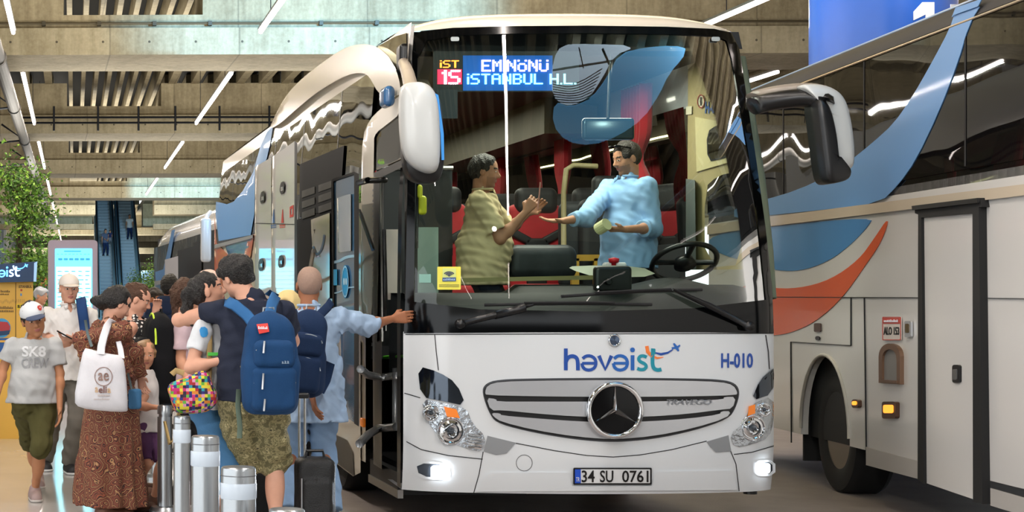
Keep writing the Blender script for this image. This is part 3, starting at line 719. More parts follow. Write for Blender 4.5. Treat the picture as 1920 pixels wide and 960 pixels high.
# shutter-like dark window with frame behind the flaps
sp('open_window',[(562,308),(645,273),(637,388),(562,408)],mat('window_black','#101113',.6,spec=.1),.02,.02)
for i,(a,b) in enumerate(((566,590),(597,634))):
    for j in range(3):
        t0=.1+.3*j; 
        sp('vent_pane',[(a,330+20*j-(a-566)*.35+28),(b,330+20*j-(b-566)*.35+28),(b,330+20*j-(b-566)*.35+41),(a,330+20*j-(a-566)*.35+41)],mat('pane_grey','#33332f',.5,spec=.2),.026,.006,12)
sp('dark_panel',[(556,412),(632,388),(632,560),(556,560)],mat('bay_dark','#1a1c20'),.016,.01)
drape('logo_panel',[(583,412),(618,399),(618,560),(590,560)],side,M_CREAM,bus,.03,.02,14)
sp('logo_mark',stroke2d(smooth_poly([(587,462),(592,478),(600,474),(606,456),(608,440)],2,False),4),fm,.034,.004,6)
sp('logo_mark',stroke2d([(587,468),(592,482),(599,480)],3),M_ORG,.037,.004,6)
# ----------------------------------------------------------- open front passenger door
DO=.25
def dmap(px,py,off=0.0):
    X=XL-DO-off; Y=F*X/(px-PX); return Vector((X,Y,EYE+(PY-py)*Y/F))
dr=empty('passenger_door',dmap(645,560)-parent_world(bus)); dr.parent=bus
dg=glass('door_glass','#6f8ea3',.16,.9,.05)
drape('door_glass',[(623,338),(664,326),(664,792),(640,776),(634,700),(624,600)],dmap,mat('door_blue','#5b7f9b',.1,coat=1,spec=.8),dr,0,.03,14)
drape('door_leaf_edge',[(664,322),(673,326),(673,800),(664,794)],dmap,M_RUB,dr,.012,.07,14)
drape('door_trim',[(621,336),(664,322),(664,327),(625,340),(627,600),(623,600)],dmap,M_RUB,dr,.01,.05,10)
drape('door_painted_reflection',[(632,372),(646,366),(658,364),(658,470),(634,474)],dmap,mat('pale_reflect','#b9c7d0',.1,coat=1),dr,.012,.01,12)  # pale reflection on the door glass, painted as a thin patch
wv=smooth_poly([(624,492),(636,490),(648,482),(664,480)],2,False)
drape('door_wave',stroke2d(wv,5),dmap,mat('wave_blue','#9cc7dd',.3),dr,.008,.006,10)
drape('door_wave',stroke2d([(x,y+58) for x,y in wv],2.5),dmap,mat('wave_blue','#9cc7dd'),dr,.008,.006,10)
st=drape('door_sticker',[ring2d(647,528,6.8,24,31)],dmap,mat('sticker_blue','#2f9bd0',.4),dr,.010,.008,8)
drape('sticker_ring',[ring2d(647,528,6.2,24,29)],dmap,mat('sticker_white','#bfe3f2',.4),st,.013,.003,8,[ring2d(647,528,5.6,24,27)])
for dx in (-2,2): drape('sticker_figure',[ring2d(647+dx,528,1.5,12,7)],dmap,mat('sticker_white','#bfe3f2'),st,.013,.003,4)
drape('door_sticker',rrect(625,505,632,535,1),dmap,mat('sticker_cyan','#36b2e6',.4),dr,.012,.008,6)
mb=MB(); mb.tube([dmap(672,343,.0),side(690,338,.35),side(722,338,-.05)],.022,8); mb.build('door_arm',M_BLK,dr,True)
drape('door_blue_bar',stroke2d([(676,400),(700,470)],7),lambda a,b,o_:side(a,b,.12+o_),mat('bar_blue','#2c7fc4',.3),dr,0,.03,10)
drape('door_black_bar',stroke2d([(674,392),(701,466)],4),lambda a,b,o_:side(a,b,.14+o_),M_BLK,dr,0,.03,10)
# grab rails just inside the door
gr_m=mat('grab_rail','#8f9294',.3,.5)
mb=MB(); mb.tube([side(676,692,.35),side(690,703,.2),side(712,708,.02),side(741,704,-.02)],.028,10); mb.tube([side(742,690,-.05),side(742,806,-.05)],.026,10)
mb.tube([side(674,832,.30),side(690,815,.18),side(710,803,.02),side(743,800,-.02)],.030,10); mb.build('grab_rail',gr_m,dr,True)
mb=MB(); mb.tube([side(720,670,-.1),side(758,668,-.1)],.012,8); mb.build('green_rail',mat('rail_green','#5fd026',.4),dr,True)
c=side(680,792,.02); mb=MB(); mb.rbox(tuple(c),(.03,.1,.07),.012); mb.build('side_marker',mat('amber','#e07a28'),bus)
# step well
mb=MB(); mb.box(XL+.03,XL+.95,12.55,13.6,.12,.28); mb.box(XL+.35,XL+.95,12.55,13.6,.28,.55); mb.box(XL+.6,XL+1.0,12.55,13.6,.55,.85); mb.build('entry_steps',mat('step_dark','#1d1f22',.6),bus)
mb=MB(); mb.box(XL+.02,XL+.06,12.5,13.62,.10,.16); mb.build('step_edge',M_ALU,bus)
drape('dash_side_panel',[(724,430),(752,430),(752,562),(727,562)],lambda a,b,o_:P(a,b,12.95-o_),mat('panel_beige','#b9b2a4',.5),bus,0,.25,14)
mb=MB(); mb.tube([P(712,330,13.3),P(712,640,13.3)],.03,8); mb.tube([P(720,430,13.1),P(722,620,13.1)],.014,8); mb.build('door_post',gr_m,bus,True)
# ----------------------------------------------------------- wheels
def wheel(name,cx,cy,cz,R,parent,axis_x=1,w=.3,rim_m=None,rot=0):
    """axle along x; outer face towards -x"""
    r=empty(name,Vector((cx,cy,cz))-parent_world(parent)); r.parent=parent
    M3=Matrix.Rotation(rot,3,'Z')
    mb=MB(); prof=[(R*.58,0),(R*.62,-.015),(R*.80,-.03),(R*.95,-.02),(R*.985,.01),(R,.04),(R,w-.04),(R*.95,w),(R*.6,w)]
    mb.lathe(prof,(cx,cy,cz),'x',56,R=M3); autosmooth(mb.build('tyre',M_RUB,r),30)
    mb=MB(); mb.lathe([(R*.60,-.005),(R*.60,.02),(R*.55,.03),(R*.52,.13),(R*.35,.15),(R*.20,.14),(R*.19,.03),(R*.15,.01),(0,.0)],(cx,cy,cz),'x',48,R=M3); autosmooth(mb.build('rim',rim_m or mat('rim_metal','#8d8577',.3,.9),r),30)
    mb=MB()
    for i in range(10):
        a=2*math.pi*i/10; p=M3@Vector((.12,R*.28*math.cos(a),R*.28*math.sin(a))); mb.lathe([(.018,0),(.018,-.03),(.008,-.04)],(cx+p.x,cy+p.y,cz+p.z),'x',8,R=M3)
    mb.build('wheel_nuts',M_CHR,r)
    return r
wheel('wheel',XL+.08,15.1,.38,.50,bus)
wheel('wheel',XR-.4,15.1,.38,.50,bus); wheel('wheel',XL+.08,21.8,.38,.50,bus)
sp('wheel_arch',[(604,846),(612,826),(630,815),(650,825),(662,850),(664,893)],M_BLK,.018,.02,10)
mb=MB(); mb.box(XL+.1,XR-.1,12.6,25.0,.22,.32); mb.build('underbody',M_BLK,bus)
# ----------------------------------------------------------- cab interior
FL=.95
mb=MB(); mb.box(XL+1.0,XR-.05,12.6,13.8,FL-.1,FL); mb.box(XL+.05,XR-.05,13.65,25,FL+.1,FL+.2); mb.build('bus_floor',mat('bus_floor','#2a2c30',.6),bus)
mb=MB(); mb.box(XL+.15,XR-.15,12.95,25,3.30,3.34); mb.build('headlining',mat('headlining','#4a4740',.8),bus)
mb=MB(); mb.grid(lambda y,z:(XR-.10-tumble(z),y,z),lins(13.6,25,8),lins(1.05,1.95,3)); mb.build('inner_wall',mat('inner_grey','#3c3f42',.7),bus)
mb=MB(); mb.grid(lambda y,z:(XR-.06-tumble(z),y,z),lins(13.6,25,2),lins(1.95,3.0,4)); mb.build('off_side_window',M_WS,bus)
mb=MB(); mb.grid(lambda y,z:(XL+.06+tumble(z),y,z),lins(13.7,25,8),lins(1.05,3.2,5)); mb.build('inner_wall',mat('inner_dark','#26201f',.7),bus)
mb=MB(); mb.box(XL+.3,XR-.3,24.2,24.3,1,3.3); mb.build('rear_bulkhead',mat('inner_dark','#26201f'),bus)
# overhead racks with light line
for s,x0,x1 in ((0,XL+.15,XL+.62),(1,XR-.62,XR-.15)):
    mb=MB(); ys=13.7 if s==0 else 15.6; mb.prism([(x0,ys,2.98),(x1,ys,2.98),(x1-(.12 if s==0 else -.0),ys,3.22),(x0,ys,3.30)],(0,24.1-ys,0)); mb.build('luggage_rack',mat('rack_beige','#4d4531',.6),bus)
    mb=MB(); xx=x1-.02 if s==0 else x0+.02; mb.tube([(xx,ys+.1,3.02),(xx,24,3.02)],.012,6); mb.build('rack_light',mat('rack_led',(1,.86,.45),.4,emit=6),bus)
lamp('coach_cab_lamp','AREA',(XC,13.3,3.25),(XC,13.2,0),62,(1,.93,.82),1.4,.5)
lamp('coach_saloon_lamp','AREA',(XC,17.5,3.25),(XC,17.5,0),85,(1,.9,.78),.3,6)
# seats
M_RED=mat('seat_red','#b01722',.75,noise=.15,nscale=14,sheen=.3); M_SBLK=mat('seat_black','#15171a',.6); M_SBEI=mat('seat_beige','#7e7350',.6)
def seat(x,y,z,red=True):
    r=empty('passenger_seat',Vector((x,y,z))-parent_world(bus)); r.parent=bus
    mb=MB(); mb.rbox((x,y+.12,z+.80),(.46,.12,.74),.06); autosmooth(mb.build('backrest',M_RED,r),60)
    mb=MB(); mb.rbox((x,y+.05,z+.58),(.17,.04,.36),.018); mb.rbox((x,y+.05,z+.80),(.20,.04,.16),.018); autosmooth(mb.build('black_insert',M_SBLK,r),60)
    for s in (-1,1):
        mb=MB(); mb.rbox((x+s*.15,y+.05,z+.90),(.22,.04,.07),.018,Matrix.Rotation(-s*.5,3,'Y')); autosmooth(mb.build('black_band',M_SBLK,r),60)
    mb=MB(); mb.rbox((x,y+.085,z+1.20),(.36,.14,.22),.065); autosmooth(mb.build('headrest',M_SBLK,r),60)
    mb=MB(); mb.rbox((x,y-.12,z+.42),(.46,.50,.14),.06); autosmooth(mb.build('seat_cushion',M_RED if red else M_SBLK,r),60)
    mb=MB(); mb.box(x-.2,x+.2,y-.1,y+.15,z,z+.36); mb.build('seat_base',M_BLK,r)
    return r
protos=[]
for row in range(6):
    for x in (XL+.36,XL+.85,XR-.87,XR-.38):
        y=14.75+row*.86+(0 if x<XC else .15)
        if row==0: protos.append(seat(x,y,FL+.2))
        else:
            p=protos[0]; c=p.copy(); COL.objects.link(c); c.parent=bus; c.location=Vector((x,y,FL+.2))-parent_world(bus)
            for ch in p.children: d=ch.copy(); COL.objects.link(d); d.parent=c
# folding guide seat back and driver seat back
r=empty('driver_seat',Vector((4.62,14.05,FL))-parent_world(bus)); r.parent=bus
mb=MB(); mb.rbox((4.62,14.25,FL+.95),(.52,.15,.85),.07); autosmooth(mb.build('backrest',M_SBLK,r),60)
mb=MB(); mb.rbox((4.62,14.22,FL+1.45),(.32,.12,.22),.05); autosmooth(mb.build('headrest',M_SBLK,r),60)
mb=MB(); mb.rbox((4.62,13.95,FL+.45),(.52,.52,.16),.07); mb.box(4.5,4.75,13.8,14.1,FL,FL+.38); autosmooth(mb.build('seat_cushion',M_SBLK,r),60)
r=empty('guide_seat',Vector((4.42,14.25,FL))-parent_world(bus)); r.parent=bus
mb=MB(); mb.rbox((4.44,14.36,FL+1.0),(.42,.14,.72),.08); autosmooth(mb.build('backrest',mat('seat_dark','#23272b',.6),r),60)
mb=MB(); mb.tube([P(1057,480,14.2),P(1057,360,14.2),P(1062,318,14.2),P(1075,310,14.2),P(1120,312,14.2)],.022,8); mb.build('backrest_edge',M_SBEI,r,True)
mb=MB(); mb.box(4.24,4.52,14.1,14.14,1.82,1.87); mb.box(4.26,4.32,14.1,14.14,1.5,1.84); mb.box(4.44,4.50,14.1,14.14,1.5,1.84); mb.build('seat_bracket',mat('bracket_yellow','#b08b36',.5),r)
# dashboard
mb=MB()
def dash(u,t):
    X=XC+u*(HW-.05); zt=1.50; prof=[(0.03,1.20),(0.05,1.42),(.22,1.55),(.42,1.60),(.62,1.62),(.78,1.58),(.80,1.2),(.80,.95)]
    k=t*(len(prof)-1); i=min(int(k),len(prof)-2); f=k-i; dy=prof[i][0]*(1-f)+prof[i+1][0]*f; z=prof[i][1]*(1-f)+prof[i+1][1]*f
    if u<-.35: z=min(z,1.56)
    if .35<u<.8: z+=.05*math.sin((u-.35)/.45*math.pi)*(1 if t>.3 else 0)
    return (X,Yf(X,min(z,1.6))+dy,z)
mb.grid(dash,lins(-1,1,31),lins(0,1,22)); autosmooth(mb.build('dashboard',mat('dash_dark','#101617',.6,spec=.25),bus))
drape('dash_top_panel',smooth_poly([(1075,503),(1090,497),(1215,497),(1240,518),(1120,521)],1),lambda a,b,o_:P(a,b,12.62-o_*.5)+Vector((0,(520-b)*.008,0)),mat('dash_grey','#8f9482',.5),bus,0,.02,14)
drape('dash_left_ledge',[(838,522),(1120,516),(1120,524),(838,530)],lambda a,b,o_:P(a,b,12.5-o_),mat('ledge_beige','#8b8053',.5),bus,0,.08,14)
mb=MB(); c=P(1148,524,12.28); mb.rbox(tuple(c),(.26,.08,.19),.03); autosmooth(mb.build('dash_camera',M_BLK,bus),40)
mb=MB(); mb.lathe([(0,-.05),(.02,-.05),(.025,-.04),(.025,0)],tuple(P(1138,528,12.25)),'y',16); mb.build('camera_lens',M_BLKG,bus)
# steering wheel
c=P(1283,492,13.0); Rm=Matrix.Rotation(math.radians(-35),3,'X')
mb=MB(); mb.tube([c+Rm@Vector((.23*math.cos(a),.23*math.sin(a),0)) for a in [2*math.pi*i/40 for i in range(40)]],.02,8,closed=True)
mb.tube([c+Rm@Vector((-.22,0,0)),c+Rm@Vector((.22,0,0))],.02,8); mb.tube([c,c+Rm@Vector((0,-.22,0))],.02,8); mb.lathe([(0,.03),(.07,.02),(.08,-.03)],tuple(c),'z',20,R=Rm); mb.build('steering_wheel',M_BLK,bus,True)
# red knob, cushion and bag-like things on the engine cover
mb=MB(); c=P(1151,490,13.0); mb.tube([c,c+Vector((0,0,-.10))],[.02,.012],10); mb.lathe([(0,-.02),(.035,-.01),(.04,.02),(0,.03)],tuple(c),'z',16); mb.build('gear_knob',mat('knob_red','#c81e2c',.3),bus,True)
mb=MB(); mb.rbox(tuple(P(1152,497,13.1)),(.16,.10,.04),.02); mb.build('paper_roll',mat('paper','#d7dbe0',.6),bus,True)
mb=MB(); mb.rbox(tuple(P(1010,492,13.2)),(.52,.3,.26),.08); mb.build('engine_cover',mat('cover_reflection_mottle','#2b2e31',.5,noise=.8,nscale=9),bus,True)  # strong mottling painted in for whitish reflections on the cover
# destination sign (dot matrix behind the glass)
def sgn(px,py,off=0): 
    return P(px,py,12.62-off)
SG=drape('destination_sign',rrect(812,96,1086,172,4),sgn,M_BLK,bus,0,.08,30)
def emis(name,c,e): return mat(name,c,.5,emit=e)
drape('sign_backlight',[(868,104),(1036,104),(1036,170),(868,170)],sgn,mat('sign_blue',(.0,.10,.45),.4,emit=.8),SG,.004,.003,40)
drape('sign_route_field',[(820,130),(866,130),(866,158),(820,158)],sgn,mat('sign_red',(.9,.03,.10),.4,emit=1.6),SG,.006,.004,20)
FONT={'i':['..X','...','.XX','..X','..X','..X','..X'],
'I':['XXX','.X.','.X.','.X.','.X.','.X.','XXX'],
'S':['.XXXX','X....','X....','.XXX.','....X','....X','XXXX.'],'T':['XXXXX','..X..','..X..','..X..','..X..','..X..','..X..'],
'1':['..X','.XX','..X','..X','..X','..X','..X'],'E':['XXXXX','X....','X....','XXXX.','X....','X....','XXXXX'],'M':['X...X','XX.XX','X.X.X','X.X.X','X...X','X...X','X...X'],
'N':['X...X','XX..X','X.X.X','X.X.X','X..XX','X...X','X...X'],'O':['X...X','.....','.XXX.','X...X','X...X','X...X','.XXX.'],'U':['X...X','.....','X...X','X...X','X...X','X...X','.XXX.'],
'A':['.XXX.','X...X','X...X','XXXXX','X...X','X...X','X...X'],'B':['XXXX.','X...X','X...X','XXXX.','X...X','X...X','XXXX.'],'u':['X...X','X...X','X...X','X...X','X...X','X...X','.XXX.'],
'L':['X....','X....','X....','X....','X....','X....','XXXXX'],'H':['X...X','X...X','X...X','XXXXX','X...X','X...X','X...X'],'.':['.','.','.','.','.','.','X'],' ':['..']*7,
'j':['X','.','X','X','X','X','X']}
def dots(s,x0,y0,x1,y1,bold=1):
    cols=[];
    for ch in s:
        g=FONT[ch]; 
        for c_ in range(len(g[0])): cols.append([r_[c_]=='X' for r_ in g])
        cols.append([False]*7)
    cols=cols[:-1]; dx=(x1-x0)/len(cols); dy=(y1-y0)/7; mb=MB()
    for i,cl in enumerate(cols):
        for j,on in enumerate(cl):
            if on: 
                a,b=x0+i*dx,y0+j*dy; e=.04*dx; w_=dx*bold
                mb.prism([sgn(a+e,b+e,.012),sgn(a+w_-e,b+e,.012),sgn(a+w_-e,b+dy-e,.012),sgn(a+e,b+dy-e,.012)],(0,.006,0))
    return mb
dots('jST',825,113,860,127,1.3).build('sign_text',emis('led_orange',(1,.30,.04),4),SG)
dots('1S',824,131,862,158,1.35).build('sign_text',emis('led_pinkwhite',(1,.75,.85),4),SG)
dots('EMjNONU',903,112,1028,134,1.18).build('sign_text',emis('led_lilac',(1,.62,.98),4.5),SG)
dots('jSTANBuL H.L.',876,138,1080,158,1.2).build('sign_text',emis('led_cyan',(.25,.80,1),4),SG)
drape('sign_screen',[(808,168),(858,168),(858,222),(812,222)],sgn,mat('screen_dark','#0d1a26',.2),SG,.004,.05,20)
# sun blind band and interior mirror
drape('upper_valance',[(770,60),(1385,60),(1392,92),(1290,90),(1040,84),(1036,100),(808,96),(772,96)],lambda a,b,o_:P(a,b,12.72-o_),mat('valance','#0d1114',.6),bus,0,.03,24)
mb=MB(); c=P(1140,242,12.75); mb.rbox(tuple(c),(.38,.05,.16),.045); autosmooth(mb.build('interior_mirror',mat('mirror_grey','#31424a',.15,.4),bus),40)
mb=MB(); mb.tube([c+Vector((0,0,.08)),c+Vector((.02,.0,.55))],.012,8); mb.build('mirror_stalk',M_BLK,bus)
# wifi sticker
WF=drape('wifi_sticker',rrect(820,500,864,543,1.5),front,mat('sticker_yellow','#d9cf3e',.5),bus,.012,.004,14)
drape('wifi_field',rrect(830,503,855,528,1),front,mat('sticker_pale_green','#c3cc72',.5),WF,.016,.003,9)
M_WI=mat('wifi_ink','#16264a',.5)
for rr in (4,7.5,11): drape('wifi_arc',stroke2d(arc2d(842,518,rr,-145,-35,10,rr*.75),2),front,M_WI,WF,.020,.003,6)
drape('wifi_dot',[ring2d(842,517.3,1.5,10)],front,M_WI,WF,.020,.003,6)
bar=drape('wifi_bar',[(829.5,520.5),(855,520),(855,527),(829.5,527.5)],front,mat('wifi_blue','#27477c',.5),WF,.020,.003,9)
marks('bar_print',831,522,853.5,525.6,8,front,mat('sticker_pale','#9fc0e0',.5),bar,.024,.002)
mb=MB()
for i,yy in enumerate((533.5,536.5)): drape_mesh(mb,[[(823,yy),(861,yy),(861,yy+1),(823,yy+1)]],front,.016,.003,14)
mb.build('sticker_lines',mat('sticker_ink','#6a6420',.5),WF)
drape('paper_sticker',[(786,514),(808,514),(808,530),(786,530)],front,mat('sticker_green','#6e9a8e',.5),bus,.012,.004,14)
# cream moulding round the driver's window (far side, seen through the windscreen)
def rside(px,py,off=0):
    X=XR-.10
    for _ in range(4):
        Y=F*X/(px-PX); Z=EYE+(PY-py)*Y/F; X=XR-.10-tumble(Z)-off
    return Vector((X,Y,Z))
M_OLIVE=mat('cab_cream','#a3946a',.55)
hole1=smooth_poly([(1326,249),(1345,236),(1360,233),(1370,290),(1350,297),(1328,301)],1); hole2=smooth_poly([(1321,352),(1345,330),(1378,322),(1398,496),(1322,502)],1)
grow=lambda pl,k:[(sum(p[0] for p in pl)/len(pl)+(x-sum(p[0] for p in pl)/len(pl))*k,sum(p[1] for p in pl)/len(pl)+(y-sum(p[1] for p in pl)/len(pl))*k) for x,y in pl]
drape('driver_window_moulding',[(1290,130),(1325,96),(1350,98),(1366,200),(1388,350),(1412,505),(1288,506)],rside,M_OLIVE,bus,.0,.05,12,[hole1,hole2])
drape('window_recess',[(1303,219),(1350,228),(1364,238),(1376,294),(1372,303),(1306,322)],rside,mat('cab_cream_light','#c5b98c',.5),bus,.012,.01,10,[hole1])
drape('window_gasket',[grow(hole1,1.07)],rside,M_RUB,bus,.016,.02,8,[grow(hole1,.96)])
text_on('cab_number','H-010',1322,190,1352,213,rside,mat('ink_blue','#27528f',.5),bus,.006,.004,bold=.04)
drape('no_smoking_sign',[ring2d(1314,190,7,22,13)],rside,mat('sign_white','#c9c2a8',.5),bus,.006,.004,6)
drape('no_smoking_ring',[ring2d(1314,190,7,22,13)],rside,mat('ring_red','#8d2f2c',.5),bus,.010,.004,6,[ring2d(1314,190,5.6,22,11)])
drape('no_smoking_bar',stroke2d([(1314,182),(1314,198)],3),rside,M_BLK,bus,.010,.004,6)
drape('paper_sticker',[(1286,200),(1297,199),(1297,214),(1286,215)],rside,mat('sign_white','#c9c2a8'),bus,.01,.004,6)
drape('cab_pillar',[(1286,335),(1303,338),(1305,505),(1286,505)],rside,mat('pillar_grey','#6b7472',.5),bus,.05,.05,12)
# outer corner pillar
mb=MB(); mb.tube([P(1385,110,12.75),P(1402,215,12.62),P(1422,340,12.5),P(1436,470,12.36),P(1442,560,12.3)],.05,10); mb.build('corner_pillar',mat('pillar_green','#6a7460',.5),bus,True)
mb=MB(); mb.tube([P(768,110,12.72),P(768,300,12.5),P(768,560,12.35)],.035,10); mb.build('corner_pillar',mat('pillar_dark','#2c2a28',.5),bus,True)
mb=MB(); mb.box(2.62,3.2,13.66,13.70,1.1,2.52); mb.build('entry_partition',mat('partition_dark','#14181a',.4),bus)
mb=MB(); mb.tube([(2.62,13.64,2.53),(3.2,13.64,2.53)],.018,8); mb.build('partition_rail',mat('grab_rail','#8f9294'),bus)
# curtains
def curtain(x,y,z0,z1,w,pinch,name='curtain'):
    def fn(u,z):
        t=(z-z0)/(z1-z0); ww=w*(1-.62*math.exp(-((t-pinch)/.13)**2)); yy=(u-.5)*ww
        return (x+.05*math.sin(u*46)*(.4+ww)+.10*math.sin(t*3)*0, y+yy, z)
    mb=MB(); mb.grid(fn,lins(0,1,60),lins(z0,z1,24)); return mb.build(name,mat('curtain_red','#9a0f1c',.85,sheen=.4),bus,True)
curtain(XR-.30,14.15,2.25,3.22,.55,.40)
for y in (16.2,18.4,20.6): curtain(XR-.28,y,2.0,3.0,.35,.5)
for y in (14.6,16.6,18.7,20.8): curtain(XL+.22,y,2.0,3.0,.45,.5)
# yellow hi-vis object and cable by the door pillar
mb=MB(); c=P(792,385,12.75); mb.rbox(tuple(c),(.06,.05,.14),.025); mb.rbox((c.x-.02,c.y,c.z+.1),(.04,.04,.1),.02); mb.build('yellow_strap',mat('yellow','#d8d62c',.5),bus,True)
mb=MB(); mb.tube([P(783,345,12.75),P(782,400,12.75),P(782,465,12.75)],.010,6); mb.build('hanging_cable',M_BLK,bus,True)
drape('cab_side_panel',[(783,426),(822,426),(822,560),(783,560)],lambda a,b,o_:P(a,b,12.9-o_),mat('panel_mint','#93a69b',.5),bus,0,.1,14)

# ----------------------------------------------------------- added glowing ceiling panel, outlined backwards from its windscreen reflection
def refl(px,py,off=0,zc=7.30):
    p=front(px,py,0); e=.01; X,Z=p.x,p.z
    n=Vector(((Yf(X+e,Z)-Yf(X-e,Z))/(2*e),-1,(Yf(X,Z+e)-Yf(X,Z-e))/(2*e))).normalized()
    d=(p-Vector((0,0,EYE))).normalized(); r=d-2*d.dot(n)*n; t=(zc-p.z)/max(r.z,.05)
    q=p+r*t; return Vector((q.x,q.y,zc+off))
refl_root=empty('reflection_panel',refl(1150,180),'added glowing blue and white panel under the ceiling, shaped for its windscreen reflection','reflection_panel')
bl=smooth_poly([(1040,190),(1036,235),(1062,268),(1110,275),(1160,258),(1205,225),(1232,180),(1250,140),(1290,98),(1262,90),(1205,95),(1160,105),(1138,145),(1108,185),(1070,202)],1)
drape('blue_glow_pane',bl,refl,mat('reflection_glow_blue',(.12,.36,.62),.4,emit=4.5),refl_root,0,.03,14)
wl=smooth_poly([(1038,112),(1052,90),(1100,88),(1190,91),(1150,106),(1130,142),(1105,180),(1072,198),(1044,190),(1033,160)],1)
drape('white_glow_pane',wl,refl,mat('reflection_glow_white',(.62,.80,.95),.4,emit=5.5),refl_root,-.002,.03,14)
for i in range(9):
    t=i/8; drape('reflection_strip',stroke2d(smooth_poly([(1036+3*t,150+38*t),(1075+6*t,158+34*t),(1128-24*t,128+55*t)],2,False),1.2),refl,M_BLK,refl_root,-.03,.01,10)
drape('reflection_strip',stroke2d([(1036,128),(1150,112)],1.6),refl,M_BLK,refl_root,-.05,.03,10)
drape('reflection_bar',stroke2d([(1084,90),(1092,124)],2),refl,M_BLK,refl_root,-.05,.03,10); drape('reflection_bar',stroke2d([(1128,92),(1140,118)],4),refl,M_BLK,refl_root,-.05,.03,10)
# ================================================================ coach on the right, side view
def XS(Y): return 6.27+.115*(Y-11.67)
N2=Vector((-1,.115,0)).normalized()
def s2(px,py,off=0.0):
    Y=(F*(6.27-.115*11.67))/((px-PX)-F*.115); p=Vector((XS(Y),Y,EYE+(PY-py)*Y/F))+N2*off; return p
def s2w(Y,Z,off=0): return Vector((XS(Y),Y,Z))+N2*off
cb=empty('coach',(7.9,12.5,-.12),'white coach seen from the side with dark windows and blue and orange sweeps at right','bus')
def grid2(name,y0,y1,z0,z1,m,off=0,ny=2,nz=2):
    mb=MB(); mb.grid(lambda y,z:tuple(s2w(y,z,off)),lins(y0,y1,ny),lins(z0,z1,nz)); return mb.build(name,m,cb,True)
Y0,Y1=6.2,18.6
M_W2=mat('coach_side_white','#d6d5d2',.16,coat=.7)
def q2(x,y): p=s2(x,y); return p.y,p.z
# solid body box
D2=Vector((2.5,-.2875,0))
def solid(name,y0,y1,z0,z1,m,off=0,depth=.06):
    mb=MB(); a=[s2w(y0,z0,off),s2w(y1,z0,off),s2w(y1,z1,off),s2w(y0,z1,off)]; mb.prism(a,-N2*depth); return mb.build(name,m,cb)
solid('side_panel',Y0,Y1,1.50,2.36,M_W2)
yw=14.9
solid('lower_panel',Y0,yw-.62,.32,1.50,M_W2); solid('lower_panel',yw+.62,Y1,.32,1.50,M_W2)
mb=MB();V=[];n=24
arch=[(yw+.62*math.cos(a),.38+.66*math.sin(a)*1.0) for a in [math.pi*i/n for i in range(n+1)]]
pts=[s2w(yw+.62,1.50)]+[s2w(yw-.62,1.50)]+[s2w(y,max(z,.32)) for y,z in arch[::-1]]
mb.prism(pts,-N2*.06); mb.build('wheel_arch_panel',M_W2,cb)
arch_dark=MB(); arch_dark.tube([s2w(y,max(z,.32),.004) for y,z in arch],.016,8); arch_dark.build('arch_lip',mat('arch_lip','#a8a49c',.4),cb,True)
solid('upper_backing',Y0,Y1,2.3,3.42,M_SIDEG2,0,.06)
mb=MB()
for y0,y1,z0,z1 in ((Y0,Y1,.3,3.42),): 
    a=[s2w(y0,z0)-N2*.1,s2w(y1,z0)-N2*.1,s2w(y1,z1)-N2*.1,s2w(y0,z1)-N2*.1]; mb.prism(a,-N2*2.3)
mb.V=[(x,y,z) for x,y,z in mb.V]; mb.build('body_core',mat('core_dark','#17181a',.8),cb)
# roof with dark rounded cant rail and a light line
mb=MB()
def cant(y,t):
    a=t*math.pi/2; o=-.16*(1-math.cos(a))*1.0; z=3.42+.16*math.sin(a); return tuple(s2w(y,z,o+.01))
mb.grid(cant,lins(Y0,Y1,3),lins(0,1,8)); mb.grid(lambda y,t:tuple(s2w(y,3.58+.05*math.sin(t*math.pi),-.15-t*2.2)),lins(Y0,Y1,3),lins(0,1,8)); mb.build('roof',mat('roof_dark_grey','#353334',.6,spec=.25),cb,True)
mb=MB(); mb.tube([s2w(Y0,3.405,.012),s2w(Y1,3.405,.012)],.010,8); mb.build('gutter_line',mat('gutter','#b7a58a',.3,.4),cb,True)
mb=MB(); mb.tube([s2w(Y0,3.57,-.09),s2w(Y1,3.57,-.09)],.012,8); mb.build('roof_edge_line',mat('edge_blue','#9fb6d6',.3),cb,True)
solid('window_band',Y0,Y1,2.40,3.39,M_SIDEG2,.012,.012)
mb=MB()
for Y in (9.2,11.95,13.9,15.98): mb.prism([s2w(Y,2.42,.014),s2w(Y+.025,2.42,.014),s2w(Y+.025,3.39,.014),s2w(Y,3.39,.014)],N2*.002)
mb.build('window_joint',M_GAP,cb)
def d2(n,polys,m,off=.02,th=.006,step=20,holes=(),sm=0,parent=None):
    if not isinstance(polys[0][0],(list,tuple)): polys=[polys]
    if sm: polys=[smooth_poly(p,sm) for p in polys]
    return drape(n,polys,s2,m,parent or cb,off,th,step,holes,smooth=False)
d2('blue_sweep',[(1848,3),(1822,45),(1800,120),(1765,210),(1722,300),(1690,345),(1655,380),(1560,392),(1440,404),(1380,412),(1380,388),(1440,374),(1500,356),(1560,328),(1600,300),(1640,268),(1680,232),(1715,182),(1755,112),(1785,55),(1797,20)],M_BLUE2,.018,.005,sm=1)
d2('roof_sweep',[(1800,14),(1845,-1),(1850,-3),(1847,3),(1842,12),(1797,28),(1793,32)],M_BLUE2,.03,.006)
d2('belt_moulding',[(1330,422),(1450,406),(1920,346),(2000,336),(2000,357),(1920,367),(1450,424),(1330,440)],mat('belt_cream','#c9bba6',.25,coat=.5),.022,.012)
d2('blue_disc',[(1330,440),(1450,424),(1639,406),(1628,425),(1600,455),(1560,487),(1512,506),(1470,509),(1430,500),(1330,470)],mat('decal_deep_blue','#4a89c2',.2,coat=.5),.006,.005,sm=2)
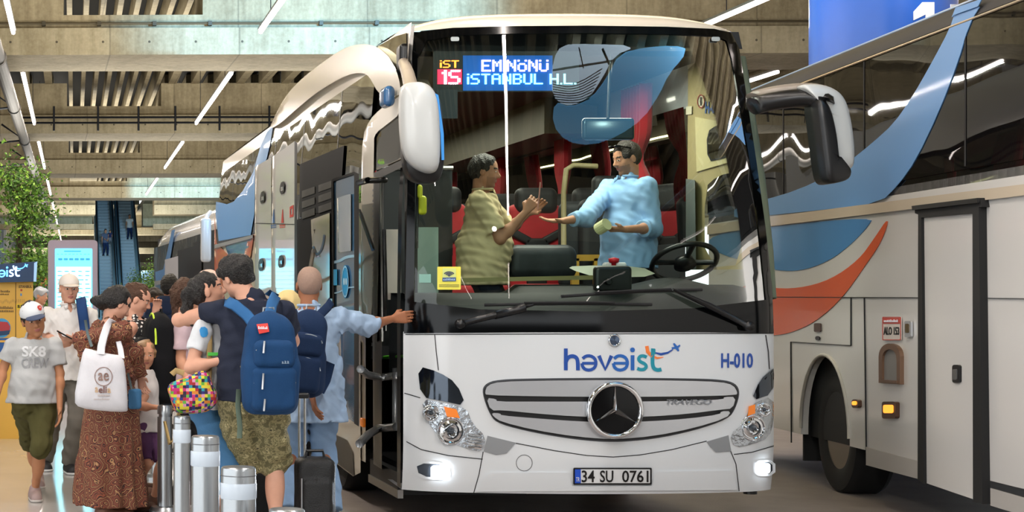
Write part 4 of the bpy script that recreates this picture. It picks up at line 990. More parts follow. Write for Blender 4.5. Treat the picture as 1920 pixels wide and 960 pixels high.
d2('orange_sweep',[(1670,403),(1655,452),(1622,500),(1580,560),(1530,604),(1480,626),(1440,630),(1390,620),(1370,560),(1400,530),(1440,540),(1500,541),(1560,524),(1612,487),(1640,448)],M_ORG,.007,.005,sm=2)
def line2(pts,w=1.2,n='panel_seam',m=None,off=.010): return d2(n,stroke2d(pts,w),m or M_GAP,off,.008,24)
line2([(1450,557),(1737,558)]); line2([(1853,559),(1990,561)])
line2([(1484,641),(1597,648)],1.1); line2([(1597,558),(1597,648)],1.0); line2([(1622,559),(1626,870)],.9); line2([(1484,641),(1485,830)],.9)
# middle door with a heavy frame
d2('door_leaf',[(1740,408),(1839,400),(1839,938),(1742,905)],M_W2,.03,.02)
d2('door_frame',[[(1728,386),(1853,371),(1856,388),(1850,388),(1857,945),(1839,941),(1838,400),(1741,408),(1746,908),(1734,900),(1735,402),(1729,400)]],M_RUB,.05,.05)
d2('door_head',[(1728,386),(1853,371),(1853,380),(1729,394)],M_BLK,.07,.04)
d2('door_handle',rrect(1798,684,1812,718,4),M_BLK,.045,.03,8)
d2('handle_lever',rrect(1801,692,1808,712,2),mat('lever_grey','#5a5a58',.4),.052,.012,8)
# coloured belt below sill, darker skirt
d2('lower_skirt',[(1626,838),(1737,868),(1739,902),(1626,872)],mat('skirt_grey','#aeaba6',.4),.010,.006); d2('lower_skirt',[(1860,915),(2000,955),(2000,990),(1860,948)],mat('skirt_grey','#aeaba6',.4),.010,.006)
# small fittings
pl=d2('number_sticker',rrect(1658,594,1693,638,2),mat('sticker_white2','#d8cfc8',.4),.014,.006,10)
d2('sticker_head',rrect(1660,596,1691,607,1),mat('sticker_red','#c2443a',.4),.017,.003,10,parent=pl)
text_on('sticker_text','ALO 153',1661,613,1690,628,s2,M_GAP,pl,.018,.003,bold=.02)
marks('sticker_head_print',1662,598.5,1689,604,9,s2,mat('white_paint','#e6ecf4'),pl,.021,.003)
d2('sticker_border',rrect(1658,594,1693,638,2),mat('sticker_red','#c2443a'),.015,.003,10,[rrect(1659.5,595.5,1691.5,636.5,1.5)],parent=pl)
d2('lock_plate',rrect(1701,602,1713,632,2),M_SILV,.02,.015,8); d2('lock_core',rrect(1703,607,1710,624,2),mat('lock_brass','#6b5a3c',.4,.5),.024,.006,8)
archp=[(1655,718),(1655,675)]+arc2d(1675,668,20,180,360,14,24)+[(1695,675),(1695,721)]
archi=[(1661,712),(1661,678)]+arc2d(1675,672,13.5,180,360,12,17)+[(1689,678),(1689,714)]
d2('intake_frame',[archp],mat('intake_brown','#7b5f4c',.4,.3),.03,.03,9,[archi]); d2('intake_grille',[archi],mat('intake_grey','#858381',.5),.012,.006,9)
d2('intake_lip',[(1659,712),(1692,714),(1692,719),(1659,717)],mat('intake_brown','#7b5f4c'),.04,.02,9)
def lamp2(x,y,w,h,n):
    b=d2(n,rrect(x-w,y-h,x+w,y+h,4),mat('lamp_frame','#4a2e1e',.4),.03,.03,8); d2('lamp_lens',rrect(x-w*.7,y-h*.62,x+w*.7,y+h*.35,3),mat('amber_lit',(1,.34,.03),.3,emit=1.6),.036,.01,6,parent=b)
lamp2(1674,769,13,16,'side_lamp'); lamp2(1610,757,6,8,'side_marker')
d2('small_socket',rrect(1529,606,1541,622,2),mat('socket','#4d3b36',.4),.014,.01,8); d2('small_socket',ring2d(1535,634,4,12),M_BLK,.012,.008,6)
# wheels
A=-math.atan(.115)
wc=s2w(yw,.38,-.12)
wheel('wheel',wc.x,wc.y,wc.z,.51,cb,rim_m=mat('rim_metal','#8d8577'),rot=A)
wc=s2w(8.0,.38,-.12); wheel('wheel',wc.x,wc.y,wc.z,.51,cb,rot=A)
mb=MB(); a=s2w(yw+.85,.05,-.05); b_=s2w(yw+.85,.55,-.05); mb.prism([s2w(yw+.70,.08,-.05),s2w(yw+.70,.55,-.05),s2w(yw+.70,.55,-.5),s2w(yw+.70,.08,-.5)],Vector((0,.03,0))); mb.build('mud_flap',M_RUB,cb)
# ================================================================ third coach far left
c3=empty('coach',(4.9,43,-.12),'white coach parked far behind the boarding coach with open luggage flap','bus')
def XT(Y): return 3.67+(Y-37.8)*(-.027)
def s3(px,py,off=0.0):
    a=3.67+37.8*.027-off; Y=F*a/((px-PX)+F*.027); return Vector((XT(Y)-off,Y,EYE+(PY-py)*Y/F))
def s3w(Y,Z,off=0): return Vector((XT(Y)-off,Y,Z))
def g3(n,y0,y1,z0,z1,m,off=0):
    mb=MB(); mb.prism([s3w(y0,z0,off),s3w(y1,z0,off),s3w(y1,z1,off),s3w(y0,z1,off)],(.04,0,0)); return mb.build(n,m,c3)
g3('side_panel',36.8,51,.3,2.0,M_W2); g3('side_window',36.8,51,2.0,2.95,M_SIDEG,.01)
mb=MB(); mb.prism([s3w(36.8,.3,-.1),s3w(51,.3,-.1),s3w(51,3.2,-.1),s3w(36.8,3.2,-.1)],(2.3,0,0)); mb.build('body_core',mat('core_dark','#17181a'),c3)
mb=MB()
def rf(y,t): a=t*math.pi/2; z=2.93+.62*math.sin(a)-(.45*max(0,(y-49)/2)**2); return (XT(y)+.55*(1-math.cos(a)),y,z)
mb.grid(rf,lins(36.8,51,14),lins(0,1,8)); mb.grid(lambda y,t:(XT(y)+.55+t*1.6,y,3.55-(.45*max(0,(y-49)/2)**2)),lins(36.8,51,14),[0,1]); mb.build('roof',M_WHITE,c3,True)
mb=MB(); mb.box(XT(36.8),XT(36.8)+2.5,36.7,36.8,.3,1.3); mb.build('front_panel',M_WHITE,c3)
mb=MB(); mb.box(XT(36.8)+.05,XT(36.8)+2.45,36.7,36.8,1.3,3.3); mb.build('windscreen',M_SIDEG2,c3)
def d3(n,p,m,off=.03,th=.02,step=20): return drape(n,p,s3,m,c3,off,th,step,smooth=False)
d3('blue_sweep',[(322,432),(328,430),(320,480),(312,520),(292,530),(291,510),(306,505),(314,470)],M_BLUE2); d3('blue_disc',[(292,535),(308,533),(306,560),(292,566)],M_BLUE)
d3('white_belt',[(291,527),(308,524),(308,532),(291,535)],M_W2,.04)
d3('dark_window',[(333,470),(362,462),(362,455),(378,452),(378,520),(333,525)],M_BLK,.03)
drape('luggage_flap',[(309,487),(334,480),(334,560),(309,570)],lambda a,b,o_:s3(a,b,.5+o_),mat('flap_grey','#a9a8ad',.4),c3,0,.05,20)
mb=MB(); mb.rbox(tuple(P(386,450,36.4)),(.22,.2,.92),.07); mb.tube([P(386,425,36.5),P(388,405,36.7),P(394,398,37)],.05,8); autosmooth(mb.build('side_mirror',M_WHITE,c3),60)
wheel('wheel',3.9,39.5,.38,.5,c3); wheel('wheel',3.6,48,.38,.5,c3)
# ================================================================ escalators
def E(x,y,z): return Vector(HF(x,y,z))
M_STEP=mat('escalator_step','#565d62',.4,.5); M_STEPL=mat('escalator_edge','#7f888e',.5,.2); M_EGL=mat('escalator_glass','#7fbfe0',.25)
M_RAIL=mat('handrail_black','#14171c',.4); M_ESS=mat('brushed_steel','#a9adb0',.28,.9,bump=.05,bscale=200)
def escalator(xa,xb,label,yb=103,yt=121.5,zt=8.3,zb=0):
    r=empty('escalator',E((xa+xb)/2,yb,0),label,'escalator','pair of escalators')
    n=38; mb=MB(); w=.27
    for i in range(n):
        t=i/n; y=yb+(yt-yb)*t; z=zb+(zt-zb)*t; dy=(yt-yb)/n; dz=(zt-zb)/n
        mb.box(xa+w,xb-w,y,y+dy,z-.3,z+dz*.85,0,fr=HF); mb.box(xa+w,xb-w,y-.02,y+.03,z+dz*.62,z+dz*.9,1,fr=HF)
    mb.build('steps',[M_STEP,M_STEPL],r)
    for x0,x1 in ((xa,xa+w),(xb-w,xb)):
        mb=MB(); mb.prism([E(x0,yb-1,0),E(x0,yb-1,.25),E(x0,yb,.3),E(x0,yt,zt+.3),E(x0,yt,zt-1.2),E(x0,yb+2,-.0)],E(x1,0,0)-E(x0,0,0)); mb.build('skirt',mat('escalator_skirt','#8fb0c0',.4),r)
        xm=(x0+x1)/2; mb=MB(); mb.prism([E(xm-.02,yb-.6,.3),E(xm-.02,yb-.8,.8),E(xm-.02,yb,1.15),E(xm-.02,yt,zt+1.1),E(xm-.02,yt,zt+.3)],E(.04,0,0)-E(0,0,0)); mb.build('balustrade',M_EGL,r)
        mb=MB(); mb.tube([E(xm,yb-.7,.35),E(xm,yb-.95,.75),E(xm,yb-.6,1.1),E(xm,yb,1.2),E(xm,yt,zt+1.18)],.045,8); mb.build('handrail',M_RAIL,r,True)
    return r
# image x 181..218 and 224..262 around Y = 110
k=110/F
escalator((179-139)*k,(219-139)*k,'left escalator with a person holding a child on it, beside the tall screen')
escalator((221-139)*k,(263-139)*k,'right escalator with a man in white coming down, near the far coach')
mb=MB(); mb.box(.9,4.5,121.5,134,7.9,8.25,fr=HF); hall_obj('floor_upper',mb,M_RIB)
# blue-lit sides beyond the escalators: glazed screens
for x in (262,):
    r=empty('glass_screen',E((x-139)*k+1.2,124,0),'pale blue glazed panel standing right of the escalators','screen')
    mb=MB(); mb.box((x-139)*k+.3,(x-139)*k+2.6,124,124.1,2.2,3.4,fr=HF); mb.build('glass_pane',mat('pale_blue_glass','#a6c9dd',.1,coat=1),r)
    mb=MB(); mb.box((x-139)*k+.3,(x-139)*k+.4,124,124.12,0,3.4,fr=HF); mb.box((x-139)*k+2.5,(x-139)*k+2.6,124,124.12,0,3.4,fr=HF); mb.build('post',M_ESS,r)
# ================================================================ tall information screen
ty=25.8
def T(px,py,off=0): return P(px,py,ty-off)
r=empty('information_totem',(P(137,0,ty).x,ty,0),'tall mauve-grey display stand with a bright cyan timetable screen','display')
b0=PY+EYE*F/ty
drape('totem_body',rrect(90,450,183,b0,7),T,mat('totem_mauve','#8f8698',.4),r,0,.35,20)
mb=MB(); mb.box(P(80,0,ty).x,P(193,0,ty).x,ty-.1,ty+.45,0,.04); mb.build('base',M_DARKMET,r)
drape('screen',rrect(103,466,173,660,2),T,mat('screen_cyan',(.10,.66,.95),.3,emit=2.0),r,.01,.01,30)
drape('screen_table',[(105,500),(171,500),(171,655),(105,655)],T,mat('screen_pale',(.35,.88,.98),.3,emit=1.9),r,.014,.003,30)
mb=MB()
random.seed(3)
for i in range(6): 
    x=109+i*10.3; drape_mesh(mb,[rrect(x,484,x+8,488,1)],T,.017,.003,30)
drape_mesh(mb,[[(120,470),(152,470),(152,472),(120,472)]],T,.017,.003,30)
for j in range(5):
    for i in range(9):
        x=107+i*7.2; drape_mesh(mb,[[(x,476+j*1.2),(x+random.uniform(2,5),476+j*1.2),(x+4,476.8+j*1.2),(x,476.8+j*1.2)]],T,.017,.003,30) if j<1 else None
for j in range(12):
    for i in range(5): 
        x=108+i*13; y=508+j*8; drape_mesh(mb,[[(x,y),(x+random.uniform(4,10),y),(x+random.uniform(4,10),y+1.4),(x,y+1.4)]],T,.017,.003,30)
mb.build('screen_text',mat('screen_ink',(.03,.32,.62),.3,emit=.5),r)
# ================================================================ ticket machine (left edge)
ky=19.0
def K(px,py,off=0): return P(px,py,ky-off)
r=empty('ticket_kiosk',(P(20,0,ky).x,ky,0),'yellow ticket kiosk with a dark blue lit header at the left edge','kiosk')
b0=PY+EYE*F/ky
drape('kiosk_body',[(-60,530),(62,528),(64,b0),(-60,b0)],K,mat('kiosk_yellow','#e2b24a',.45),r,0,.8,30)
drape('kiosk_header',[(-60,500),(70,490),(68,528),(-60,531)],K,mat('header_navy','#123a66',.35),r,.10,.9,30)
drape('header_edge',[(64,493),(70,490),(68,528),(63,528)],K,mat('edge_lit',(.3,.5,.75),.4,emit=.6),r,.11,.01,30)
M_NE=mat('neon_blue',(.10,.50,1),.4,emit=3.5); M_NW=mat('neon_white',(.55,.80,1),.4,emit=3.0)
havaist(-43,497,.43,.40,lambda a,b,o_:K(a,b-(a-20)*.05,.10+o_),r,[M_NE,M_NW,M_NW,M_NE],.006,'header_lettering',.004,6)
mb=MB(); drape_mesh(mb,[[(29,530),(30,530),(30,640),(29,640)]],K,.004,.003,30); mb.build('door_gap',M_GAP,r)
M_INKB=mat('ink_brown','#5e4a28',.6)
text_on('kiosk_text','iSTANBUL',35,535,60,540,K,M_INKB,r,.006,.003,bold=.02)
marks('kiosk_print',1,543.5,19,548,6,K,M_INKB,r); marks('kiosk_print',0,550,17,553,7,K,M_INKB,r)
marks('kiosk_print',0,574,25,579,9,K,M_INKB,r); marks('kiosk_print',0,581,26,585,8,K,M_INKB,r)
drape('yellow_label',[(31,570),(56,569),(56,580),(31,580)],K,mat('label_yellow','#efcf2a',.5),r,.006,.004,30); text_on('kiosk_text','BURSA',33,571.5,50,577.5,K,M_GAP,r,.010,.003,bold=.03)
drape('red_dot',[ring2d(40,544,2,10)],K,mat('print_red','#c0392b'),r,.006,.003,6); drape('blue_dot',[rrect(38,550,41,555,1)],K,mat('print_sky','#4a90c8',.4),r,.006,.003,6)
mb=MB()
for i in range(11): x=1+i*2.7; y=563+2*math.sin(i*1.3); drape_mesh(mb,[[(x,y),(x+.8,y),(x+.8,y+5),(x,y+5)]],K,.006,.003,30)
for i in range(5): x=31+i*3.4; drape_mesh(mb,[[(x,561),(x+.8,561),(x+.8,567),(x,567)]],K,.006,.003,30)
mb.build('skyline_print',mat('ink_tan','#a98b4a',.6),r)
drape('round_picture',[ring2d(3,615,17,30,18)],K,mat('sky_blue','#3b9fd8',.4),r,.006,.004,12)
drape('picture_car',[(-8,612),(0,603),(14,604),(19,612),(18,622),(-8,620)],K,mat('car_red','#b2313a',.4),r,.012,.004,12)
drape('picture_ground',[(-8,622),(19,619),(17,627),(-4,630)],K,mat('header_navy','#123a66'),r,.016,.004,12)
drape('kiosk_foot_band',[(-60,634),(64,634),(64,662),(-60,662)],K,mat('band_blue','#1c5aa6',.4),r,.006,.006,30)
drape('foot_text',stroke2d([(0,640),(14,640)],4),K,mat('kiosk_yellow','#e2b24a'),r,.01,.003,30)
# orange way sign further back
r=empty('way_sign',(P(80,0,33).x,33,0),'orange and blue direction sign standing behind the kiosk','sign')
S3=lambda a,b,o_=0:P(a,b,33-o_)
drape('sign_board',[(68,520),(88,520),(88,560),(68,560)],S3,mat('sign_orange','#d8662c',.5),r,0,.05,30)
drape('sign_blue_part',[(68,536),(88,536),(88,545),(68,545)],S3,mat('sign_dkblue','#1f3c66',.5),r,.01,.01,30)
text_on('sign_digit','5',70,523,76,534,S3,mat('sign_cream','#f3d9c0',.5),r,.01,.01); text_on('sign_digit','02',78,524,87,534,S3,mat('sign_cream','#f3d9c0'),r,.01,.01)
mb=MB(); mb.tube([S3(78,560),(S3(78,560).x,33,0)],.04,8); mb.build('sign_post',M_DARKMET,r)
# ================================================================ stainless bollards
def bollard(px,ptop,Y,rpx,label,band=True,h=None,base=False):
    x=P(px,0,Y).x; zt=EYE+(PY-ptop)*Y/F; R=rpx*Y/F
    r=empty('bollard',(x,Y,0),label,'bollard','steel bollards')
    mb=MB(); mb.lathe([(R,0),(R,zt-.02),(R*.97,zt-.006),(R*.9,zt),(R*.6,zt+.002),(0,zt+.002)],(x,Y,0),'z',40); autosmooth(mb.build('post',M_ESS,r),30)
    if band: mb=MB(); mb.lathe([(R+.001,zt-.16),(R+.003,zt-.155),(R+.003,zt-.085),(R+.001,zt-.08)],(x,Y,0),'z',40); autosmooth(mb.build('reflective_band',mat('reflective_band','#c9d6e4',.35),r))
    mb=MB(); mb.lathe([(R+.002,zt-.045),(R+.003,zt-.044),(R+.002,zt-.04)],(x,Y,0),'z',40); mb.build('cap_joint',mat('joint_grey','#6b6d70',.4,.6),r)
    if base: mb=MB(); mb.lathe([(R*2.2,0),(R*2.2,.03),(R*1.9,.05),(R,.055)],(x,Y,0),'z',40); autosmooth(mb.build('base_plate',M_ESS,r))
    return r
bollard(385,817,9.4,26.5,'tall stainless bollard with pale band, left one of the front two')
bollard(447,875,8.9,33,'shorter stainless bollard with pale band right of the tall one')
bollard(538,954,8.6,34,'stainless bollard whose top just shows at the bottom beside the black suitcase',False)
bollard(341,780,10.6,16,'slim steel bollard under the colourful bag')
def queue_post(px,ptop,Y,rpx,label):
    x=P(px,0,Y).x; zt=EYE+(PY-ptop)*Y/F; R=rpx*Y/F
    r=empty('barrier_post',(x,Y,0),label,'barrier post','steel queue barrier posts')
    mb=MB(); mb.lathe([(R*2.1,0),(R*2.1,.03),(R*1.8,.055),(R,.06),(R,zt-.08),(R*.8,zt-.08),(R*.8,zt-.06),(R,zt-.06),(R,zt-.01),(R*.9,zt),(0,zt)],(x,Y,0),'z',36); autosmooth(mb.build('post',M_ESS,r),30)
    return r
queue_post(309,760,12.4,14,'steel queue barrier post right of the small girl'); queue_post(293,727,14.7,11,'steel queue barrier post partly hidden behind the small girl'); 
r=empty('barrier_belt',(P(320,0,12.4).x,12.3,.85),'beige barrier belt drooping between the queue posts','belt')
r.location.z=.55
mb=MB(); 
pts=[P(309,790,12.3),P(318,833,12.0),P(328,820,11.6),P(333,790,11.2),P(338,752,10.7)]
pts=[Vector(p) for p in pts]; tube_flat(smooth_poly([tuple(p)[0:3:2] for p in pts],0,False) and pts,.012,.03,mat('belt_tan','#a58a55',.7),'belt_strap',r)
# ================================================================ indoor tree
def tree(name,x,y,H,label,seed,crown,trunk_r=.05,leaf='#5f8a32'):
    rnd=random.Random(seed); r=empty(name,(x,y,0),label,'tree')
    mb=MB(); mb.tube([(x,y,0),(x+.05,y,H*.3),(x-.05,y,H*.6),(x,y,H*.92)],[trunk_r,trunk_r*.8,trunk_r*.55,trunk_r*.2],10)
    tips=[]
    for i in range(26):
        z=H*(.25+.65*rnd.random()); a=rnd.random()*6.28; R=crown*(.5+.5*rnd.random())*(1.1-abs(z/H-.6)); 
        e=(x+R*math.cos(a),y+R*math.sin(a),z+.25+.3*rnd.random()); mb.tube([(x,y,z-.1),((x+e[0])/2,(y+e[1])/2,z+.1),e],[.02,.014,.006],6); tips.append(e)
    mb.build('trunk',mat('bark','#4c4234',.8,noise=.3),r,True)
    lv=MB(); V=[];Fc=[];
    for e in tips+[(x,y,H*.9),(x,y,H*.8),(x+.1,y,H*.7)]:
        for k in range(120):
            p=Vector(e)+Vector((rnd.gauss(0,.15),rnd.gauss(0,.15),rnd.gauss(0,.19)))
            if rnd.random()<.35: p=Vector((x,y,0))+ (p-Vector((x,y,0)))*1.0
            d=Vector((rnd.gauss(0,1),rnd.gauss(0,1),rnd.gauss(-.2,.7))).normalized(); s=Vector((rnd.gauss(0,1),rnd.gauss(0,1),rnd.gauss(0,1))).cross(d).normalized(); L=.055+.05*rnd.random()
            b=len(V); n_=d.cross(s)*L*.15
            V+=[p,p+d*L*.5+s*L*.28+n_,p+d*L,p+d*L*.5-s*L*.28+n_]; Fc.append((b,b+1,b+2,b+3))
    lv.V=[tuple(v) for v in V]; lv.F=Fc; lv.M=[rnd.choice((0,0,1,2)) for _ in Fc]
    lv.build('foliage',[mat('leaf_a_'+name,leaf,.5),mat('leaf_b_'+name,'#86ad3e',.5),mat('leaf_c_'+name,'#3c6424',.5)],r)
    mb=MB(); mb.lathe([(.30,0),(.36,.45),(.33,.45),(.30,.38),(0,.38)],(x,y,0),'z',28); autosmooth(mb.build('planter',mat('planter_grey','#7d7c7a',.6),r))
tree('indoor_tree',P(38,0,30).x,30,3.75,'tall leafy green tree in front of the grey facade at left',5,.46)
tree('indoor_tree',P(84,0,42).x,42,2.9,'smaller darker tree between the first tree and the tall screen',9,.5,.04,'#4f7a2c')
tree('indoor_tree',P(300,0,58).x,58,2.2,'small green tree far back beside the escalators and the far coach',13,.5,.04,'#4f7a2c')
tree('indoor_tree',P(272,0,66).x-.2,66,2.0,'lowest bright green tree far back at the foot of the right escalator',17,.7,.04,'#6fa33a')
# ================================================================ figures: one continuous surface each, from a distance field
def v3(*a): return np.array(a if len(a)>1 else a[0],float)
def nrm(v): v=np.asarray(v,float); return v/(np.linalg.norm(v)+1e-9)
class Fld:
    def __init__(s): s.ops=[]
    def add(s,fn,lo,hi,k=.02,op='u'): s.ops.append((fn,np.minimum(lo,hi),np.maximum(lo,hi),k,op)); return s
    def rc(s,a,b,ra,rb,k=.02,op='u',flat=False):
        a=v3(a);b=v3(b);ab=b-a;L2=ab@ab+1e-12;r=max(ra,rb); dn=ab/math.sqrt(L2)
        def fn(X,Y,Z):
            x=X-a[0];y=Y-a[1];z=Z-a[2]; t=np.clip((x*ab[0]+y*ab[1]+z*ab[2])/L2,0,1)
            d=np.sqrt((x-t*ab[0])**2+(y-t*ab[1])**2+(z-t*ab[2])**2)-(ra+(rb-ra)*t)
            if flat: d=np.maximum(d,(X-b[0])*dn[0]+(Y-b[1])*dn[1]+(Z-b[2])*dn[2])
            return d
        return s.add(fn,np.minimum(a,b)-r,np.maximum(a,b)+r,k,op)
    def el(s,c,r,M=None,k=.02,op='u'):
        c=v3(c); r=v3(r); M=np.eye(3) if M is None else M; R=max(r); e=np.abs(M)@r if M is not None else r
        def fn(X,Y,Z):
            x=X-c[0];y=Y-c[1];z=Z-c[2]
            q=[(x*M[0,i]+y*M[1,i]+z*M[2,i]) for i in range(3)]
            k0=np.sqrt(sum((q[i]/r[i])**2 for i in range(3))); k1=np.sqrt(sum((q[i]/r[i]**2)**2 for i in range(3)))
            return k0*(k0-1)/(k1+1e-9)
        return s.add(fn,c-e,c+e,k,op)
    def box(s,c,hs,M=None,rad=.02,k=.01,op='u'):
        c=v3(c);hs=v3(hs);M=np.eye(3) if M is None else M; e=np.abs(M)@hs
        def fn(X,Y,Z):
            x=X-c[0];y=Y-c[1];z=Z-c[2]
            q=[np.abs(x*M[0,i]+y*M[1,i]+z*M[2,i])-hs[i]+rad for i in range(3)]
            return np.sqrt(sum(np.maximum(u,0)**2 for u in q))+np.minimum(np.maximum(q[0],np.maximum(q[1],q[2])),0)-rad
        return s.add(fn,c-e,c+e,k,op)
    def stack(s,lv,yaw,infl=0,k=.03,op='u',folds=None,z0=None,z1=None):
        """lv rows: z,cx,cy,w,d ; elliptical column"""
        A=np.array(sorted(lv)); zz=A[:,0]; cs,sn=math.cos(yaw),math.sin(yaw); lo=z0 if z0 is not None else zz[0]; hi=z1 if z1 is not None else zz[-1]
        R=max(A[:,3].max(),A[:,4].max())+infl+.03
        def fn(X,Y,Z):
            f=lambda i:np.interp(Z.ravel(),zz,A[:,i]).reshape(Z.shape)
            x=X-f(1);y=Y-f(2);w=f(3)+infl;d=f(4)+infl; u=x*cs+y*sn; v=-x*sn+y*cs
            if folds:
                an=np.arctan2(v/d,u/w); am=folds[0]*np.clip((folds[2]-Z)/(folds[2]-lo+1e-6),0,1); q=am*np.sin(an*folds[1]+3*np.sin(an*2)); w=w+q; d=d+q
            e=(np.sqrt((u/w)**2+(v/d)**2)-1)*np.minimum(w,d)
            return np.maximum(e,np.maximum(lo-Z,Z-hi))
        return s.add(fn,v3(A[:,1].min()-R,A[:,2].min()-R,lo),v3(A[:,1].max()+R,A[:,2].max()+R,hi),k,op)
    def mesh(s,h,noise=None,clipz=None,maxbox=None):
        us=[o for o in s.ops if o[4]=='u']; lo=np.min([o[1] for o in us],0)-3*h; hi=np.max([o[2] for o in us],0)+3*h
        if clipz: lo[2]=max(lo[2],clipz[0]-2*h); hi[2]=min(hi[2],clipz[1]+2*h)
        n=np.ceil((hi-lo)/h).astype(int)+1; f=np.full(n,.5,np.float32); ax=[(lo[i]+h*np.arange(n[i])).astype(np.float32) for i in range(3)]
        for fn,a,b,k,op in s.ops:
            m=k+3*h; i0=np.clip(np.floor((a-m-lo)/h).astype(int),0,n-1); i1=np.clip(np.ceil((b+m-lo)/h).astype(int)+1,1,n)
            if np.any(i1<=i0): continue
            sl=tuple(slice(i0[q],i1[q]) for q in range(3)); X,Y,Z=np.meshgrid(ax[0][sl[0]],ax[1][sl[1]],ax[2][sl[2]],indexing='ij')
            d=fn(X,Y,Z).astype(np.float32); g=f[sl]
            if op=='u': hh=np.clip(.5+.5*(g-d)/k,0,1); f[sl]=g*(1-hh)+d*hh-k*hh*(1-hh)
            elif op=='s': d=-d; hh=np.clip(.5-.5*(g-d)/k,0,1); f[sl]=g*(1-hh)+d*hh+k*hh*(1-hh)
        if noise:
            amp,fr,seed=noise; rs=np.random.RandomState(seed); X,Y,Z=np.meshgrid(*ax,indexing='ij',sparse=True)
            for q in range(4):
                w=rs.normal(size=3)*fr*(.5+.4*q); f+= (amp/(1+.5*q)*np.sin(w[0]*X+w[1]*Y+w[2]*Z+rs.rand()*6+1.2*np.sin(w[1]*.6*X-w[0]*.6*Z+q))).astype(np.float32)
        if clipz:
            Z=ax[2][None,None,:]; f=np.maximum(f,np.maximum(clipz[0]-Z,Z-clipz[1]))
        return surfnet(f,lo,h)
def surfnet(f,lo,h):
    S=f<0; nx,ny,nz=f.shape; c=(slice(0,-1),slice(1,None))
    cnt=np.zeros((nx-1,ny-1,nz-1),np.uint8); 
    for a in (0,1):
        for b in (0,1):
            for d in (0,1): cnt+=S[c[a],c[b],c[d]]
    act=(cnt>0)&(cnt<8); ii=np.argwhere(act); idx=np.full(act.shape,-1,np.int64); idx[act]=np.arange(len(ii))
    if len(ii)==0: return np.zeros((0,3)),[]
    corners=[(a,b,d) for a in (0,1) for b in (0,1) for d in (0,1)]
    val={q:f[ii[:,0]+q[0],ii[:,1]+q[1],ii[:,2]+q[2]] for q in corners}
    acc=np.zeros((len(ii),3)); num=np.zeros(len(ii))
    for q in corners:
        for ax_ in range(3):
            if q[ax_]==0:
                p=list(q); p[ax_]=1; p=tuple(p); a=val[q]; b=val[p]; m=(a<0)!=(b<0); t=np.where(m,a/(a-b+1e-12*(a==b)),0)
                pos=np.zeros((len(ii),3))+np.array(q); pos[:,ax_]+=t; acc+=pos*m[:,None]; num+=m
    V=lo+h*(ii+acc/num[:,None]); F4=[]
    for ax_ in range(3):
        sl0=[slice(None)]*3; sl1=[slice(None)]*3; sl0[ax_]=slice(0,-1); sl1[ax_]=slice(1,None)
        a=S[tuple(sl0)]; b=S[tuple(sl1)]; e=np.argwhere(a!=b); u,v=[q for q in range(3) if q!=ax_]
        e=e[(e[:,u]>0)&(e[:,v]>0)&(e[:,u]<f.shape[u]-1)&(e[:,v]<f.shape[v]-1)]
        def cell(du,dv): q=e.copy(); q[:,u]-=du; q[:,v]-=dv; return idx[q[:,0],q[:,1],q[:,2]]
        Q=np.stack([cell(1,1),cell(0,1),cell(0,0),cell(1,0)],1); fl=a[e[:,0],e[:,1],e[:,2]]
        if ax_==1: fl=~fl
        Q[~fl]=Q[~fl][:,::-1]; F4.append(Q)
    return V,np.concatenate(F4)
def fobj(name,VF,mats,parent,mi=None):
    V,Q=VF
    if len(V)==0: return None
    return link_mesh(name,V,Q.tolist() if hasattr(Q,'tolist') else Q,mats,parent,mi,True)
